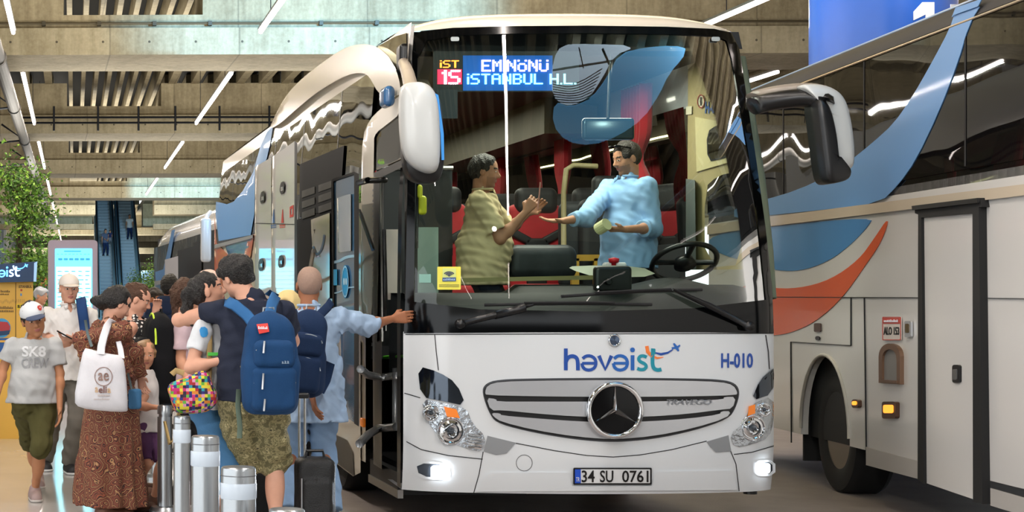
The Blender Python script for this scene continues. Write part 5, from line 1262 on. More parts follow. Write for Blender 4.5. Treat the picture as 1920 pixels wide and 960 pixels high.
# ---- materials
def skin(name,c): return mat('skin_'+name,c,.55,spec=.35,noise=.07,nscale=30)
def pattern_mat(name,kind,cols,scale):
    if name in MATS: return MATS[name]
    m=mat(name,cols[0],.8); nt=m.node_tree; b=nt.nodes['Principled BSDF']; L=nt.links.new
    tc=nt.nodes.new('ShaderNodeTexCoord')
    cr=nt.nodes.new('ShaderNodeValToRGB'); cr.color_ramp.interpolation='CONSTANT'
    n=len(cols); e=cr.color_ramp.elements
    while len(e)<n: e.new(.5)
    if kind=='camo':
        t=nt.nodes.new('ShaderNodeTexNoise'); t.inputs['Scale'].default_value=scale; t.inputs['Detail'].default_value=4; src=t.outputs[0]; pos=[0,.44,.52,.60,.68]
    elif kind=='paisley':
        w=nt.nodes.new('ShaderNodeTexNoise'); w.inputs['Scale'].default_value=scale*.5; w.inputs['Detail'].default_value=2; L(tc.outputs['Object'],w.inputs['Vector'])
        ad=nt.nodes.new('ShaderNodeMix'); ad.data_type='VECTOR'; ad.inputs[0].default_value=.10; L(tc.outputs['Object'],ad.inputs[4]); L(w.outputs[1],ad.inputs[5])
        t=nt.nodes.new('ShaderNodeTexVoronoi'); t.inputs['Scale'].default_value=scale; L(ad.outputs[1],t.inputs['Vector'])
        mm=nt.nodes.new('ShaderNodeMath'); mm.operation='MULTIPLY'; mm.inputs[1].default_value=3.6; L(t.outputs['Distance'],mm.inputs[0]); fr=nt.nodes.new('ShaderNodeMath'); fr.operation='FRACT'; L(mm.outputs[0],fr.inputs[0]); src=fr.outputs[0]; pos=[i/n for i in range(n)]; tc=None
    elif kind=='dots':
        t=nt.nodes.new('ShaderNodeTexVoronoi'); t.inputs['Scale'].default_value=scale; t.inputs['Randomness'].default_value=.35; src=t.outputs['Distance']; pos=[0,.34]
    elif kind=='checks':
        t=nt.nodes.new('ShaderNodeTexVoronoi'); t.distance='CHEBYCHEV'; t.inputs['Scale'].default_value=scale; t.inputs['Randomness'].default_value=.25
        sx=nt.nodes.new('ShaderNodeSeparateColor'); L(t.outputs['Color'],sx.inputs[0]); src=sx.outputs[0]; pos=[i/n for i in range(n)]
    for i in range(n): e[i].position=pos[i]; e[i].color=(*lin(cols[i]),1)
    if tc is not None and kind!='paisley': L(tc.outputs['Object'],t.inputs['Vector'])
    L(src,cr.inputs[0]); L(cr.outputs[0],b.inputs['Base Color']); return m
def cloth(name,c,**k): return mat('cloth_'+name,c,.85,spec=.2,noise=.06,nscale=25,bump=.25,bscale=250,**k)
EYEW=mat('eye_white','#d8d4cc',.2); IRIS=mat('iris','#2a1a12',.15); LIP=mat('lip','#a3625a',.45)
def rotm(fw,pitch=0,roll=0):
    """columns right, forward, up for a facing direction, nod (down positive) and tilt"""
    f=nrm(v3(fw[0],fw[1],0)); r=v3(f[1],-f[0],0); u=v3(0,0,1); c,s=math.cos(pitch),math.sin(pitch); f2=f*c-u*s; u2=u*c+f*s
    c,s=math.cos(roll),math.sin(roll); return np.stack([r*c+u2*s, f2, u2*c-r*s],1)
def person(name,label,X,Y,H,yaw,zg=0.0,arms=None,head=(0,0,0),skinm=None,hairm=None,hair='short',female=False,fat=1.0,top=None,bottom=None,shoes=None,
           lean=(0,0),feet=None,h=.0065,hands=None,hh=None,brow=True,hands_on=True,legs=True,cat='person',headoff=(0,0,0),extra=None,group=None,stub=None):
    """yaw: 0 faces the camera, +90 faces image right, 180 faces away"""
    a=math.radians(yaw); fw=v3(math.sin(a),-math.cos(a),0); rt=v3(fw[1],-fw[0],0); B=v3(X,Y,zg); yw=math.atan2(rt[1],rt[0])
    root=empty(name,(X,Y,zg),label,cat,group); U=v3(0,0,1); lean3=v3(lean[0],lean[1],0)
    def at(zf,ln=None): return B+U*zf*H+lean3*(max(0,zf-.5)/.35 if ln is None else ln)
    g=.94 if female else 1.0
    prof=[(.455,.070,.060),(.50,.094,.068),(.54,.099*(1.04 if female else 1),.070),(.62,.080*(.9 if female else 1)*fat,.058*fat),(.70,.095*g,.067),(.78,.100*g,.060),(.81,.088*g,.050),(.835,.05,.042)]
    lv=lambda sc=1.0,lo=0:[(zg+z*H,*(at(z)[:2]),w*H*sc,d*H*sc) for z,w,d in prof if z>=lo]
    sh=[at(.80)+s*rt*.108*H*g for s in (-1,1)]     # index 0: person's left is -rt
    hp=[at(.50)+s*rt*.050*H for s in (-1,1)]
    if feet is None: feet=[B-rt*.075*H+fw*.02,B+rt*.075*H-fw*.02]
    feet=[v3(f) for f in feet]; ank=[f+U*.045*H-fw*.02*H for f in feet]
    kn=[]
    for i in (0,1):
        d=ank[i]-hp[i]; L=np.linalg.norm(d); l=.245*H; q=max(0,l*l-(L/2)**2)**.5 if L/2<l else 0; kn.append((hp[i]+ank[i])/2+fw*min(q,.25*H)+fw*.012*H)
    el=[];wr=[];hd=[]
    arms=arms or [None,None]
    for i,s in ((0,-1),(1,1)):
        if arms[i] is None: e=sh[i]+s*rt*.030*H-U*.165*H; w=e-U*.145*H+fw*.025*H+s*rt*.005*H
        else:
            e,w=[v3(P(*q)) if not isinstance(q,np.ndarray) else q for q in arms[i]]
        el.append(e);wr.append(w)
        d=nrm(w-e) ; hd.append(d)
    # ---------- body
    F_=Fld(); F_.stack(lv(.94),yw,k=.04)
    nb=at(.80); hc=at(.93)+v3(headoff)+fw*.012*H; hh_=(hh or .140)*H
    R=rotm(v3(math.sin(a+math.radians(head[0])),-math.cos(a+math.radians(head[0])),0),math.radians(head[1]),math.radians(head[2]))
    T_=lambda p:hc+R@(v3(p)*hh_)
    if legs:
        for i in (0,1):
            F_.rc(hp[i],kn[i],.050*H*fat**.5,.033*H,.03).rc(kn[i],ank[i],.031*H,.019*H,.02); m=kn[i]*.68+ank[i]*.32-fw*.012*H; F_.el(m,(.032*H,.034*H,.075*H),k=.03)
            F_.rc(ank[i]-U*.01*H,feet[i]+fw*.07*H+U*.018*H,.020*H,.014*H,.02)
    for i in (0,1):
        F_.rc(sh[i],el[i],.031*H*g,.023*H*g,.03).rc(el[i],wr[i],.023*H*g,.0145*H*g,.02); F_.el(el[i]*.7+wr[i]*.3,(.026*H*g,)*3,k=.03)
        if hands_on:
            s_=H/1.75*(.9 if female else 1); opt=(hands or [{},{}])[i] or {}
            d=nrm(v3(opt['dir'])) if 'dir' in opt else hd[i]; n_=v3(opt.get('palm',(-rt if i==1 else rt)+.1*fw)); n_=nrm(n_-d*(n_@d)); t_=nrm(np.cross(n_,d)) ; 
            if t_@(v3(opt.get('thumb',fw+U*.6)))<0: t_=-t_
            cu=opt.get('curl',.35); W_=wr[i]; L=.19*s_
            for q,(o,ln) in enumerate(((.034,.92),(.012,1.0),(-.010,.95),(-.031,.78))):
                k0=W_+d*.50*L+t_*o*s_; F_.rc(W_+d*.02+t_*o*.5*s_,k0,.015*s_,.0125*s_,.012)
                dd=d; p=k0; an=0
                for seg,(sl,ra) in enumerate(((.235,.0100),(.16,.0090),(.12,.0080))):
                    an+=cu*(.55+.15*q/3)*(1,1.15,.8)[seg]*1.1; dd=d*math.cos(an)+n_*math.sin(an); p2=p+dd*sl*ln*L; F_.rc(p,p2,ra*s_,(ra-.001)*s_,.004); p=p2
            th0=W_+d*.12*L+t_*.016*s_; th1=th0+nrm(d*.65+t_*.75+n_*.25)*.24*L; th2=th1+nrm(d*.9+t_*(.35-.5*cu)+n_*(.2+cu*.4))*.17*L; F_.rc(th0,th1,.014*s_,.0115*s_,.010).rc(th1,th2,.0108*s_,.0085*s_,.005)
    # neck and head
    F_.rc(at(.80)-fw*.008*H,T_((0,-.10,-.28)),.038*H*g,.033*H*g,.03)
    q=lambda c:T_(c)
    S_=hh_
    F_.el(q((0,-.05,.13)),v3(.325,.41,.37)*S_,R,.02).el(q((0,.07,-.12)),v3(.285,.30,.35)*S_,R,.02)
    F_.rc(q((-.17,.0,-.25)),q((-.05,.22,-.39)),.11*S_,.08*S_,.02).rc(q((.17,.0,-.25)),q((.05,.22,-.39)),.11*S_,.08*S_,.02).el(q((0,.28,-.41)),v3(.085,.07,.07)*S_,R,.015)
    F_.rc(q((-.13,.30,.11)),q((.13,.30,.11)),.05*S_,.05*S_,.015)
    for s in (-1,1):
        F_.el(q((s*.16,.22,-.10)),v3(.09,.09,.10)*S_,R,.02); F_.el(q((s*.125,.425,.035)),v3(.085,.10,.055)*S_,R,.012,'s'); F_.el(q((s*.125,.285,.03)),v3(.075,.075,.06)*S_,R,.004)
        F_.el(q((s*.335,-.04,-.03)),v3(.035,.085,.125)*S_,R,.008); F_.el(q((s*.05,.385,-.115)),v3(.035,.04,.035)*S_,R,.008)
    F_.rc(q((0,.335,.07)),q((0,.445,-.09)),.030*S_,.047*S_,.012).el(q((0,.40,-.13)),v3(.03,.05,.03)*S_,R,.01)
    F_.el(q((0,.345,-.225)),v3(.10,.045,.028)*S_,R,.006).el(q((0,.335,-.275)),v3(.085,.05,.030)*S_,R,.006)
    VF=F_.mesh(h); V,Q=VF
    C=V[Q].mean(1); Lc=(C-hc)@R/hh_; mi=np.zeros(len(Q),int); x,y,z=Lc.T
    ax=np.abs(x)
    near=(ax<.5)&(y>.1)&(np.abs(z)<.55)
    mi[near&(y>.26)&(((ax-.125)/.062)**2+((z-.032)/.022)**2<1)]=2; mi[near&(y>.26)&(((ax-.125)/.028)**2+((z-.032)/.022)**2<1)]=3
    mi[near&(ax>.05)&(ax<.215)&(np.abs(z-(.125-.12*(ax-.13)**2*8))<.020)]=4
    mi[near&(y>.26)&((x/.105)**2+((z+.25)/.042)**2<1)]=1
    if stub is not None: mi[near&(z<-.16)&(mi==0)]=5
    sk=skinm; hm=hairm or mat('hair_dark','#191310',.55)
    body=fobj('body',VF,[sk,LIP,EYEW,IRIS,hm,stub or sk],root,mi)
    # ---------- hair
    if hair and hair!='none':
        G=Fld(); big=.04 if hair!='crop' else .012
        G.el(q((0,-.10,.155)),v3(.325+big,.395+big,.36+big)*S_,R,.02)
        if hair in('pony','bun','long'): G.el(q((0,-.22,-.02)),v3(.30,.28,.30)*S_,R,.03)
        if hair in('short','thick','crop'): G.el(q((0,-.22,-.02)),v3(.29,.24,.27)*S_,R,.03)
        if hair=='thick': G.el(q((0,.02,.24)),v3(.38,.42,.30)*S_,R,.03).el(q((0,.34,.26)),v3(.22,.10,.12)*S_,R,.03)
        if hair=='pony':
            G.el(q((0,-.56,.10)),v3(.10,.12,.10)*S_,R,.03).rc(q((0,-.62,.08)),q((0,-.72,-.32)),.13*S_,.14*S_,.03).rc(q((0,-.72,-.32)),q((.02,-.66,-.75)),.14*S_,.05*S_,.03)
        if hair=='bun': G.el(q((0,-.34,-.10)),v3(.28,.26,.26)*S_,R,.04).el(q((0,-.58,-.30)),v3(.22,.24,.17)*S_,R,.04)
        if hair=='knot': G.el(q((0,-.50,.22)),v3(.17,.15,.16)*S_,R,.03).el(q((0,-.22,-.02)),v3(.30,.26,.30)*S_,R,.03)
        if hair=='long':
            for s in (-1,1): G.rc(q((s*.30,-.05,.05)),q((s*.27,-.02,-.55)),.11*S_,.09*S_,.04)
            G.rc(q((0,-.30,.0)),q((0,-.28,-.65)),.25*S_,.18*S_,.04)
        # keep the face and ears free
        G.el(q((0,.52,-.10)),v3(.33,.40,.46 if hair!='crop' else .50)*S_,R,.02,'s')
        if hair not in('long',):
            for s in (-1,1): G.el(q((s*.40,.06,-.24)),v3(.16,.22,.26)*S_,R,.02,'s')
        G.rc(q((0,-.16,-.52)),q((0,-.05,-.60)),.20*S_,.22*S_,.02,'s') if hair in('short','crop','thick') else None
        hv=G.mesh(min(h,.006),noise=(.005 if hair!='crop' else .0008,75,int(X*31+Y*17)%50)); fobj('hair',hv,[hm],root)
    # ---------- top
    I=dict(sh=sh,el=el,wr=wr,hp=hp,kn=kn,ank=ank,feet=feet,hc=hc,R=R,S=S_,T=T_,fw=fw,rt=rt,at=at,root=root,H=H,zg=zg,body=body,yw=yw,lv=lv)
    if top:
        hem=top.get('hem',.48); inf=top.get('infl',.018)*H/1.75; G=Fld()
        st=lv(1.0); A=[list(r_) for r_ in st]
        for r_ in A:
            if r_[0]<zg+.66*H: r_[3]=max(r_[3],.088*H*top.get('w',1.0)*fat); r_[4]=max(r_[4],.068*H*fat*top.get('belly',1.0))
        for r_ in A:
            if r_[0]<zg+.56*H: r_[3]=max(r_[3],.110*H*fat**.5); r_[4]=max(r_[4],.079*H)
        A=[r_ for r_ in A if r_[0]>=zg+.5*H]; lo=[zg+hem*H,A[0][1],A[0][2],A[0][3]*top.get('flare',1.02),A[0][4]*top.get('flare',1.02)]
        G.stack([lo]+A,yw,inf,k=.02,folds=top.get('folds'))
        if female and top.get('bust',True):
            for s in (-1,1): G.el(at(.705)+fw*.055*H+s*rt*.045*H,(.042*H,.040*H,.045*H),k=.03)
        if fat>1.1: G.el(at(.60)+fw*.035*H,(.085*H*fat,.07*H*fat,.10*H),k=.04)
        sl=top.get('sleeve',.5)
        for i in (0,1):
            L_=sl[i] if isinstance(sl,(list,tuple)) else sl; si=top.get('sinfl',.014)
            if L_<=0: continue
            if L_<=1: e=sh[i]+(el[i]-sh[i])*L_; G.rc(sh[i],e,.033*H*g+si*.8,.027*H*g+si*1.3,.03,flat=True)
            else:
                e=el[i]+(wr[i]-el[i])*(L_-1); G.rc(sh[i],el[i],.033*H*g+si,.026*H*g+si,.03); G.rc(el[i],e,.026*H*g+si,.019*H*g+si*1.1,.02,flat=True)
        G.rc(at(.815),at(.842),.044*H*g,.041*H*g,.02)
        if top.get('neck',True): G.rc(at(.83)+fw*.02,at(.90)+fw*.05,.030*H,.032*H,.006,'s')
        if top.get('vneck'): G.rc(at(.84)+fw*.06,at(.79)+fw*.10,.03,.012,.01,'s')
        tv=G.mesh(max(h,.007),noise=(top.get('wr',.0035),38,int(X*37+Y*11)%97),clipz=(zg+hem*H+.001,zg+.9*H)); I['top']=fobj(top.get('name','shirt'),tv,[top['m']],root)
        if top.get('collar'):
            mb=MB(); c=at(.846)+fw*.004
            for s in (-1,1):
                pts=[c+v3(0,0,.012)+(math.sin(t)*s*rt*.042+math.cos(t)*fw*.043)*H*g for t in lins(.25,math.pi,9)]
                mb.tube([Vector(p) for p in pts],[.010,.010,.009,.009,.009,.009,.009,.009,.009],7)
                a0=v3(pts[0])-U*.012+fw*.006; mb.prism([Vector(a0+v3(0,0,.010)),Vector(a0+s*rt*.036),Vector(a0+s*rt*.024-U*.035+fw*.012),Vector(a0-U*.022+fw*.012)],Vector(fw*.006))
            mb.build('collar',top.get('collar_m',top['m']),root,True)
    # ---------- bottom
    if bottom:
        kind=bottom['kind']; inf=bottom.get('infl',.016)*H/1.75; G=Fld()
        if kind in('trousers','shorts'):
            st=[r_ for r_ in lv(1.0)]; A=[r_ for r_ in st if r_[0]<=zg+.63*H]; G.stack(A,yw,inf*.7,k=.03)
            for i in (0,1):
                hm_=bottom.get('hem',1.0)   # 0..2 : 1 = knee, 2 = ankle
                fl=bottom.get('flare',0)
                if hm_<=1: G.rc(hp[i]-U*.01*H,hp[i]+(kn[i]-hp[i])*hm_,.053*H+inf,.037*H+inf+fl,.03,flat=True)
                else: G.rc(hp[i]-U*.01*H,kn[i],.053*H+inf,.036*H+inf,.03); G.rc(kn[i],kn[i]+(ank[i]-kn[i])*(hm_-1),.036*H+inf,.026*H+inf+fl,.03,flat=True)
        else:   # skirt or dress
            A=[]
            for zf,w,d in bottom['prof']: p=at(zf); A.append((zg+zf*H,p[0],p[1],w*H,d*H))
            G.stack(A,yw,0,k=.02,folds=bottom.get('folds'))
        bv=G.mesh(max(h,.008),noise=(bottom.get('wr',.004),30,int(X*53+Y*7)%89)); I['bottom']=fobj(bottom.get('name',kind),bv,[bottom['m']],root)
    if shoes:
        for i in (0,1):
            G=Fld(); f0=feet[i]; G.rc(f0-fw*.035*H+U*.035,f0+fw*.09*H+U*.025,.034*H*g**2,.030*H*g**2,.02).rc(f0-fw*.035*H+U*.05,ank[i]+U*.01*H,.03*H,.030*H,.02)
            G.el(f0+fw*.03*H+U*.0,(.001,.001,.001)); sv=G.mesh(.008,clipz=(f0[2]+.012,f0[2]+.2)); so=fobj('shoe',sv,[shoes[0]],root)
            G=Fld(); G.rc(f0-fw*.037*H+U*.03,f0+fw*.092*H+U*.02,.037*H*g**2,.034*H*g**2,.02); fobj('sole',G.mesh(.008,clipz=(f0[2]+.001,f0[2]+.022)),[shoes[1]],so)
    return I
def cap_on(I,m,brim_m,label=None):
    q=I['T'];S=I['S'];R=I['R']; G=Fld(); G.el(q((0,-.04,.20)),v3(.375,.47,.36)*S,R,.02)
    n=R[:,2]; o=q((0,0,.17))
    V=G
    V.box(q((0,0,-.32)),v3(.7,.8,.47)*S,R,.01,.004,'s'); c=fobj('cap',V.mesh(.006),[m],I['root'])
    G=Fld(); G.el(q((0,.42,.155)),v3(.30,.34,.075)*S,R,.01); G.el(q((0,.40,.07)),v3(.34,.44,.085)*S,R,.01,'s'); fobj('brim',G.mesh(.005),[brim_m],c)
    mb=MB(); p=q((0,-.04,.565)); mb.rbox(tuple(p),(.016,.016,.01),.004); mb.build('cap_button',brim_m,c)
    return c
from mathutils.bvhtree import BVHTree
def onto(objs):
    """surface coordinates = where the line of sight of (px,py) meets the given meshes"""
    V=[];Fq=[]
    for o in objs:
        w=parent_world(o.parent)+o.location; b=len(V); V+=[v.co+w for v in o.data.vertices]; Fq+=[[b+i for i in p.vertices] for p in o.data.polygons]
    T=BVHTree.FromPolygons(V,Fq); O=Vector((0,0,EYE)); last=[None]
    def f(px,py,off=0):
        d=(P(px,py,10)-O).normalized(); loc,nor,i,dist=T.ray_cast(O,d)
        if loc is None: loc=last[0] or P(px,py,12)
        last[0]=loc; return loc-d*off
    return f
SK1=skin('light','#c99274'); SK2=skin('tan','#b07a58'); SK3=skin('brown','#9a6446'); SK4=skin('pink','#cf9c84'); SK5=skin('inside_a','#a8755a'); SK6=skin('inside_b','#b98468')
HBLK=mat('hair_black','#120f0e',.5,noise=.4,nscale=60,bump=.8,bscale=110); HBRN=mat('hair_brown','#4a2f1e',.55,noise=.4,nscale=60,bump=.8,bscale=110); HGRY=mat('hair_grey','#8f8a84',.6); HLB=mat('hair_light_brown','#8a6a48',.5,noise=.3,nscale=60); HDK=mat('hair_darkbrown','#21160f',.55,noise=.3,nscale=60,bump=.8,bscale=110)
def tubechild(name,pts,r,m,parent,n=8): mb=MB(); mb.tube(pts,r,n); return mb.build(name,m,parent,True)
# ------------------------------------------------------------------ boy in SK8 CREW shirt
def G0(px,Y): p=P(px,557,Y); return v3(p.x,Y,0)
boy=person('person','boy in grey lettered T-shirt, olive shorts and white cap, walking towards us at left',-.05,13.3,1.46,4,head=(8,10,-14),hh=.172,skinm=SK2,hairm=HDK,hair='short',fat=1.12,
    feet=[G0(66,13.25),G0(72,13.9)+v3(0,0,.03)],arms=[[(112,700,13.3),(112,765,13.2)],[(7,688,13.3),(-8,752,13.15)]],
    top=dict(m=cloth('grey_tee','#b3b5b6'),hem=.50,sleeve=.72,infl=.024,flare=1.08,w=1.14,sinfl=.022,wr=.004),bottom=dict(kind='shorts',m=cloth('olive','#4d4a2a'),hem=1.02,infl=.03,flare=.012,wr=.006),
    shoes=(mat('shoe_mauve','#9c8683',.7),mat('sole_grey','#b9b4b0',.7)))
cap_on(boy,mat('cap_white','#d3d6da',.8),mat('brim_navy','#3b4763',.7))
f=onto([boy['top']])
for t,a,b,c_,d,m_ in (('SK8',41,649,86,669,'#d3d5d7'),('CREW',40,671,92,690,'#8d8f92')): text_on('shirt_print',t,a,b,c_,d,f,mat('print_'+t,m_,.8),boy['top'],.006,.003,bold=.03)
fc=onto([o for o in boy['root'].children if o.name.startswith('cap')])
drape('cap_patch',smooth_poly([(68,574),(78,571),(83,576),(75,584)],1),fc,mat('patch_red','#b5281e',.6),[o for o in boy['root'].children if o.name.startswith('cap')][0],.006,.004,5)
# ------------------------------------------------------------------ man with white cap
man=person('person','man in white polo shirt, cream cap and grey trousers looking down at his phone',.25,15.3,1.72,6,head=(4,6,0),skinm=SK4,hairm=HGRY,hair='crop',fat=1.12,
    feet=[G0(132,15.3),G0(84,15.6)],arms=[[(163,640,15.3),(142,636,14.95)],[(88,632,15.3),(110,650,15.0)]],hands=[dict(dir=(-1,0,0),palm=(0,.3,1),curl=.8,thumb=(0,0,1)),dict(dir=(.8,0,.3),palm=(0,.5,.6),curl=.7)],
    top=dict(m=cloth('white_polo','#dcdad8'),hem=.47,sleeve=.75,infl=.022,belly=1.2,w=1.08,sinfl=.02,collar=True,vneck=True,wr=.005),bottom=dict(kind='trousers',m=cloth('grey_trouser','#6b665f'),hem=1.97,infl=.02,flare=.012,wr=.006),
    shoes=(mat('shoe_black','#1b1b1e',.6),mat('sole_white','#c9c9c9',.7)))
cap_on(man,mat('cap_cream','#d9d2cb',.8),mat('brim_cream','#cfc6bc',.8))
ph=empty('phone',P(121,628,14.9),'dark phone held in the hand of the man with cream cap','phone'); mb=MB(); mb.rbox(tuple(P(121,628,14.9)),(.15,.075,.012),.005,Matrix.Rotation(.5,3,'Y')); mb.build('phone_body',M_BLKG,ph)
def strap(name,pts,w,t,m,parent,n=8):
    """ribbon through world points, facing the camera side"""
    return tube_flat([Vector(p) for p in smooth_poly([tuple(p) for p in pts],0,False)],w,t,m,name,parent,n)
sb=empty('shoulder_bag',P(158,620,15.4),'blue bag strap over the shoulder of the man with cream cap','bag')
strap('bag_strap',[P(150,558,15.35),P(152,562,15.15),P(154,580,15.08),P(157,600,15.08),P(160,625,15.1)],.045,.012,cloth('strap_blue','#23406f'),sb)
mb=MB(); mb.rbox(tuple(P(168,660,15.6)),(.14,.16,.30),.05); autosmooth(mb.build('bag_body',cloth('strap_blue','#23406f'),sb),60)
# ------------------------------------------------------------------ woman in patterned dress
M_PAIS=pattern_mat('paisley_dress','paisley',['#5d3226','#7c4330','#3c211b','#a98258','#6b382a','#2a1916','#8a4c34'],15)
wom=person('person','dark-haired woman in brown patterned long dress, head bent, seen from behind with a white tote',.50,12.35,1.62,118,head=(-8,34,0),skinm=SK4,hairm=HBLK,hair='bun',female=True,fat=1.05,headoff=(.03,0,-.03),
    arms=[[(252,664,12.3),(262,706,12.4)],[(152,640,12.2),(175,690,12.15)]],hands=[dict(curl=.6),dict(curl=.5)],feet=[G0(250,12.5),G0(205,12.2)],
    top=dict(name='dress_top',m=M_PAIS,hem=.50,sleeve=1.85,infl=.03,flare=1.05,w=1.12,sinfl=.022,wr=.006),
    bottom=dict(kind='dress_skirt',m=M_PAIS,prof=[(.045,.150,.165),(.2,.142,.15),(.4,.132,.125),(.52,.118,.10),(.62,.10,.08)],folds=(.022,9,.75),wr=.005),shoes=(mat('sandal','#5d3b2a',.6),mat('sandal_sole','#40291e',.7)))
tote=empty('tote_bag',P(195,690,12.0),'white canvas tote bag with a round printed mark on the dark-haired woman\'s back','bag')
TB=lambda a,b,o_=0:P(a,b,11.86-o_)
tb=[(158,654),(170,656),(200,664),(230,668),(236,700),(240,768),(236,772),(200,771),(150,765),(139,752),(150,690)]
mb=MB()
n=len(tb); 
lev=[(1.0,.10),(1.02,.04),(.99,.0),(.9,-.022),(.6,-.035),(.25,-.04)]
cx,cy=192,715; V=[];Fc=[]
tbs=smooth_poly(tb,1); n=len(tbs)
for s,dy in lev:
    for x,y in tbs: p=TB(cx+(x-cx)*s,cy+(y-cy)*s); V.append((p.x,p.y+dy+.006*math.sin(x*.25)*math.sin(y*.12),p.z))
for k_ in range(len(lev)-1):
    for i in range(n): Fc.append((k_*n+i,k_*n+(i+1)%n,(k_+1)*n+(i+1)%n,(k_+1)*n+i))
Fc+=[tuple(range(n))[::-1],tuple((len(lev)-1)*n+i for i in range(n))]
mb.add(V,Fc); tbod=mb.build('bag_body',cloth('tote_white','#d8d8de'),tote,True)
strap('handle',[P(189,664,11.84),P(190,650,11.86),P(195,630,11.95),P(201,612,12.03),P(207,603,12.13),P(213,606,12.3),P(215,630,12.4)],.027,.006,cloth('tote_white','#d8d8de'),tote)
strap('handle',[P(228,672,11.9),P(226,655,12.0),P(222,640,12.1)],.02,.006,cloth('tote_white','#d8d8de'),tote)
ft=onto([tbod]); M_TP=mat('tote_print','#8b6f66',.7)
drape('print_ring',[ring2d(194,706,17,30,18)],ft,M_TP,tbod,.006,.003,6,[ring2d(194,706,15.6,30,16.6)])
text_on('print_text','ae',184,699,204,714,ft,M_TP,tbod,.007,.003,bold=.01); text_on('print_text','a',178,726,184,736,ft,mat('tote_print2','#c7a988',.7),tbod,.007,.003,bold=.02); text_on('print_text','eli',185,724,200,737,ft,mat('tote_print4','#75504a',.7),tbod,.007,.003,bold=.02); text_on('print_text','a',201,728,208,737,ft,mat('tote_print2','#c7a988'),tbod,.007,.003,bold=.02)
marks('small_print',183,739,207,743,8,ft,mat('tote_print3','#c2b6b2',.7),tbod,.007,.003); marks('small_print',176,747,206,749.5,12,ft,mat('tote_print3','#c2b6b2'),tbod,.007,.003)
cbp=empty('crossbody_bag',P(252,748,12.0),'small blue denim bag hanging in front of the little girl','bag')
mb=MB(); mb.rbox(tuple(P(253,748,12.15)),(.09,.05,.14),.02); autosmooth(mb.build('bag_body',cloth('denim_bag','#3f6d94'),cbp),60)
strap('bag_strap',[P(160,600,11.95),P(164,625,11.92),P(172,650,11.9)],.010,.004,cloth('strap_grey','#5e6a6c'),cbp)
strap('bag_strap',[P(247,730,12.1),P(240,700,12.05)],.008,.004,cloth('strap_grey','#5e6a6c'),cbp)
# ------------------------------------------------------------------ little girl
girl=person('person','little girl with wavy fair-brown hair reaching an arm out beside the patterned dress',.755,12.75,1.20,40,head=(-35,10,0),hh=.165,skinm=SK1,hairm=HLB,hair='long',female=True,
    arms=[[(262,762,12.6),(300,764,12.5)],None],hands=[dict(dir=(1,0,.05),palm=(0,0,-1),curl=.5,thumb=(0,-1,0)),{}],
    top=dict(m=cloth('girl_white','#d6d0cc'),hem=.46,sleeve=.6,infl=.02,bust=False),bottom=dict(kind='shorts',m=cloth('girl_purple','#5b3a5c'),hem=.9,infl=.02),shoes=(mat('sandal','#5d3b2a'),mat('sandal_sole','#40291e')))
# ------------------------------------------------------------------ woman in dotted top
dot=person('person','woman with tied-up brown hair in a black sleeveless top with white dots, looking down',.75,13.7,1.62,75,head=(0,24,0),skinm=SK4,hairm=HBRN,hair='knot',female=True,
    arms=[[(275,640,13.8),(290,585,13.7)],[(240,640,13.6),(262,668,13.3)]],hands=[dict(curl=.7),dict(curl=.5)],
    top=dict(m=pattern_mat('polka','dots',['#d8d4ce','#121113'],34),hem=.45,sleeve=0,infl=.012,neck=True),bottom=dict(kind='skirt',m=pattern_mat('polka','dots',['#d8d4ce','#121113'],34),prof=[(.25,.12,.11),(.45,.105,.08),(.6,.085,.06)],folds=(.01,8,.6)),shoes=(mat('sandal','#5d3b2a'),mat('sandal_sole','#40291e')))
# ------------------------------------------------------------------ bearded man far behind
person('person','bearded man in blue denim shirt behind the woman in the dotted top',1.31,20.2,1.62,60,head=(0,25,0),skinm=SK3,hairm=HDK,stub=mat('stubble','#5b4034',.6),h=.009,
    arms=[[(310,610,20.2),(300,585,20)],None],top=dict(m=cloth('denim_shirt','#2c4a72'),hem=.46,sleeve=1.8),bottom=dict(kind='trousers',m=cloth('dark_jean','#1e2735'),hem=1.95),shoes=(mat('shoe_black','#1b1b1e'),mat('sole_white','#c9c9c9')))
# man in navy jacket behind
nav=person('person','black-haired man in navy hooded jacket seen from behind beside the far coach',1.27,17.2,1.74,150,head=(10,0,0),skinm=SK2,hairm=HBLK,h=.008,top=dict(m=cloth('navy_jacket','#1d2840'),hem=.45,sleeve=1.9,infl=.03,sinfl=.025),bottom=dict(kind='trousers',m=cloth('dark_jean','#1e2735'),hem=1.95),shoes=(mat('shoe_black','#1b1b1e'),mat('sole_white','#c9c9c9')))
mb=MB(); c=Vector(nav['at'](.83)); mb.rbox((c.x-.02,c.y-.10,c.z),(.26,.12,.20),.06); autosmooth(mb.build('hood',cloth('navy_jacket','#1d2840'),nav['root']),60)
person('person','white-shirted person standing between the bearded man and the navy jacket',1.25,21.5,1.60,20,head=(0,10,0),skinm=SK4,hairm=HDK,h=.009,top=dict(m=cloth('plain_white','#d5d3d0'),hem=.46),bottom=dict(kind='trousers',m=cloth('dark_jean','#1e2735'),hem=1.95),shoes=(mat('shoe_black','#1b1b1e'),mat('sole_white','#c9c9c9')))
# grey-haired passer-by
person('person','grey-haired passer-by between the yellow kiosk and the tall screen',.00,25.5,1.66,60,head=(0,10,0),skinm=SK1,hairm=mat('hair_silver','#a9adb4',.5),hair='thick',h=.009,top=dict(m=cloth('dark_blue_top','#24354f'),hem=.46),bottom=dict(kind='trousers',m=cloth('dark_jean','#1e2735'),hem=1.95),shoes=(mat('shoe_black','#1b1b1e'),mat('sole_white','#c9c9c9')))
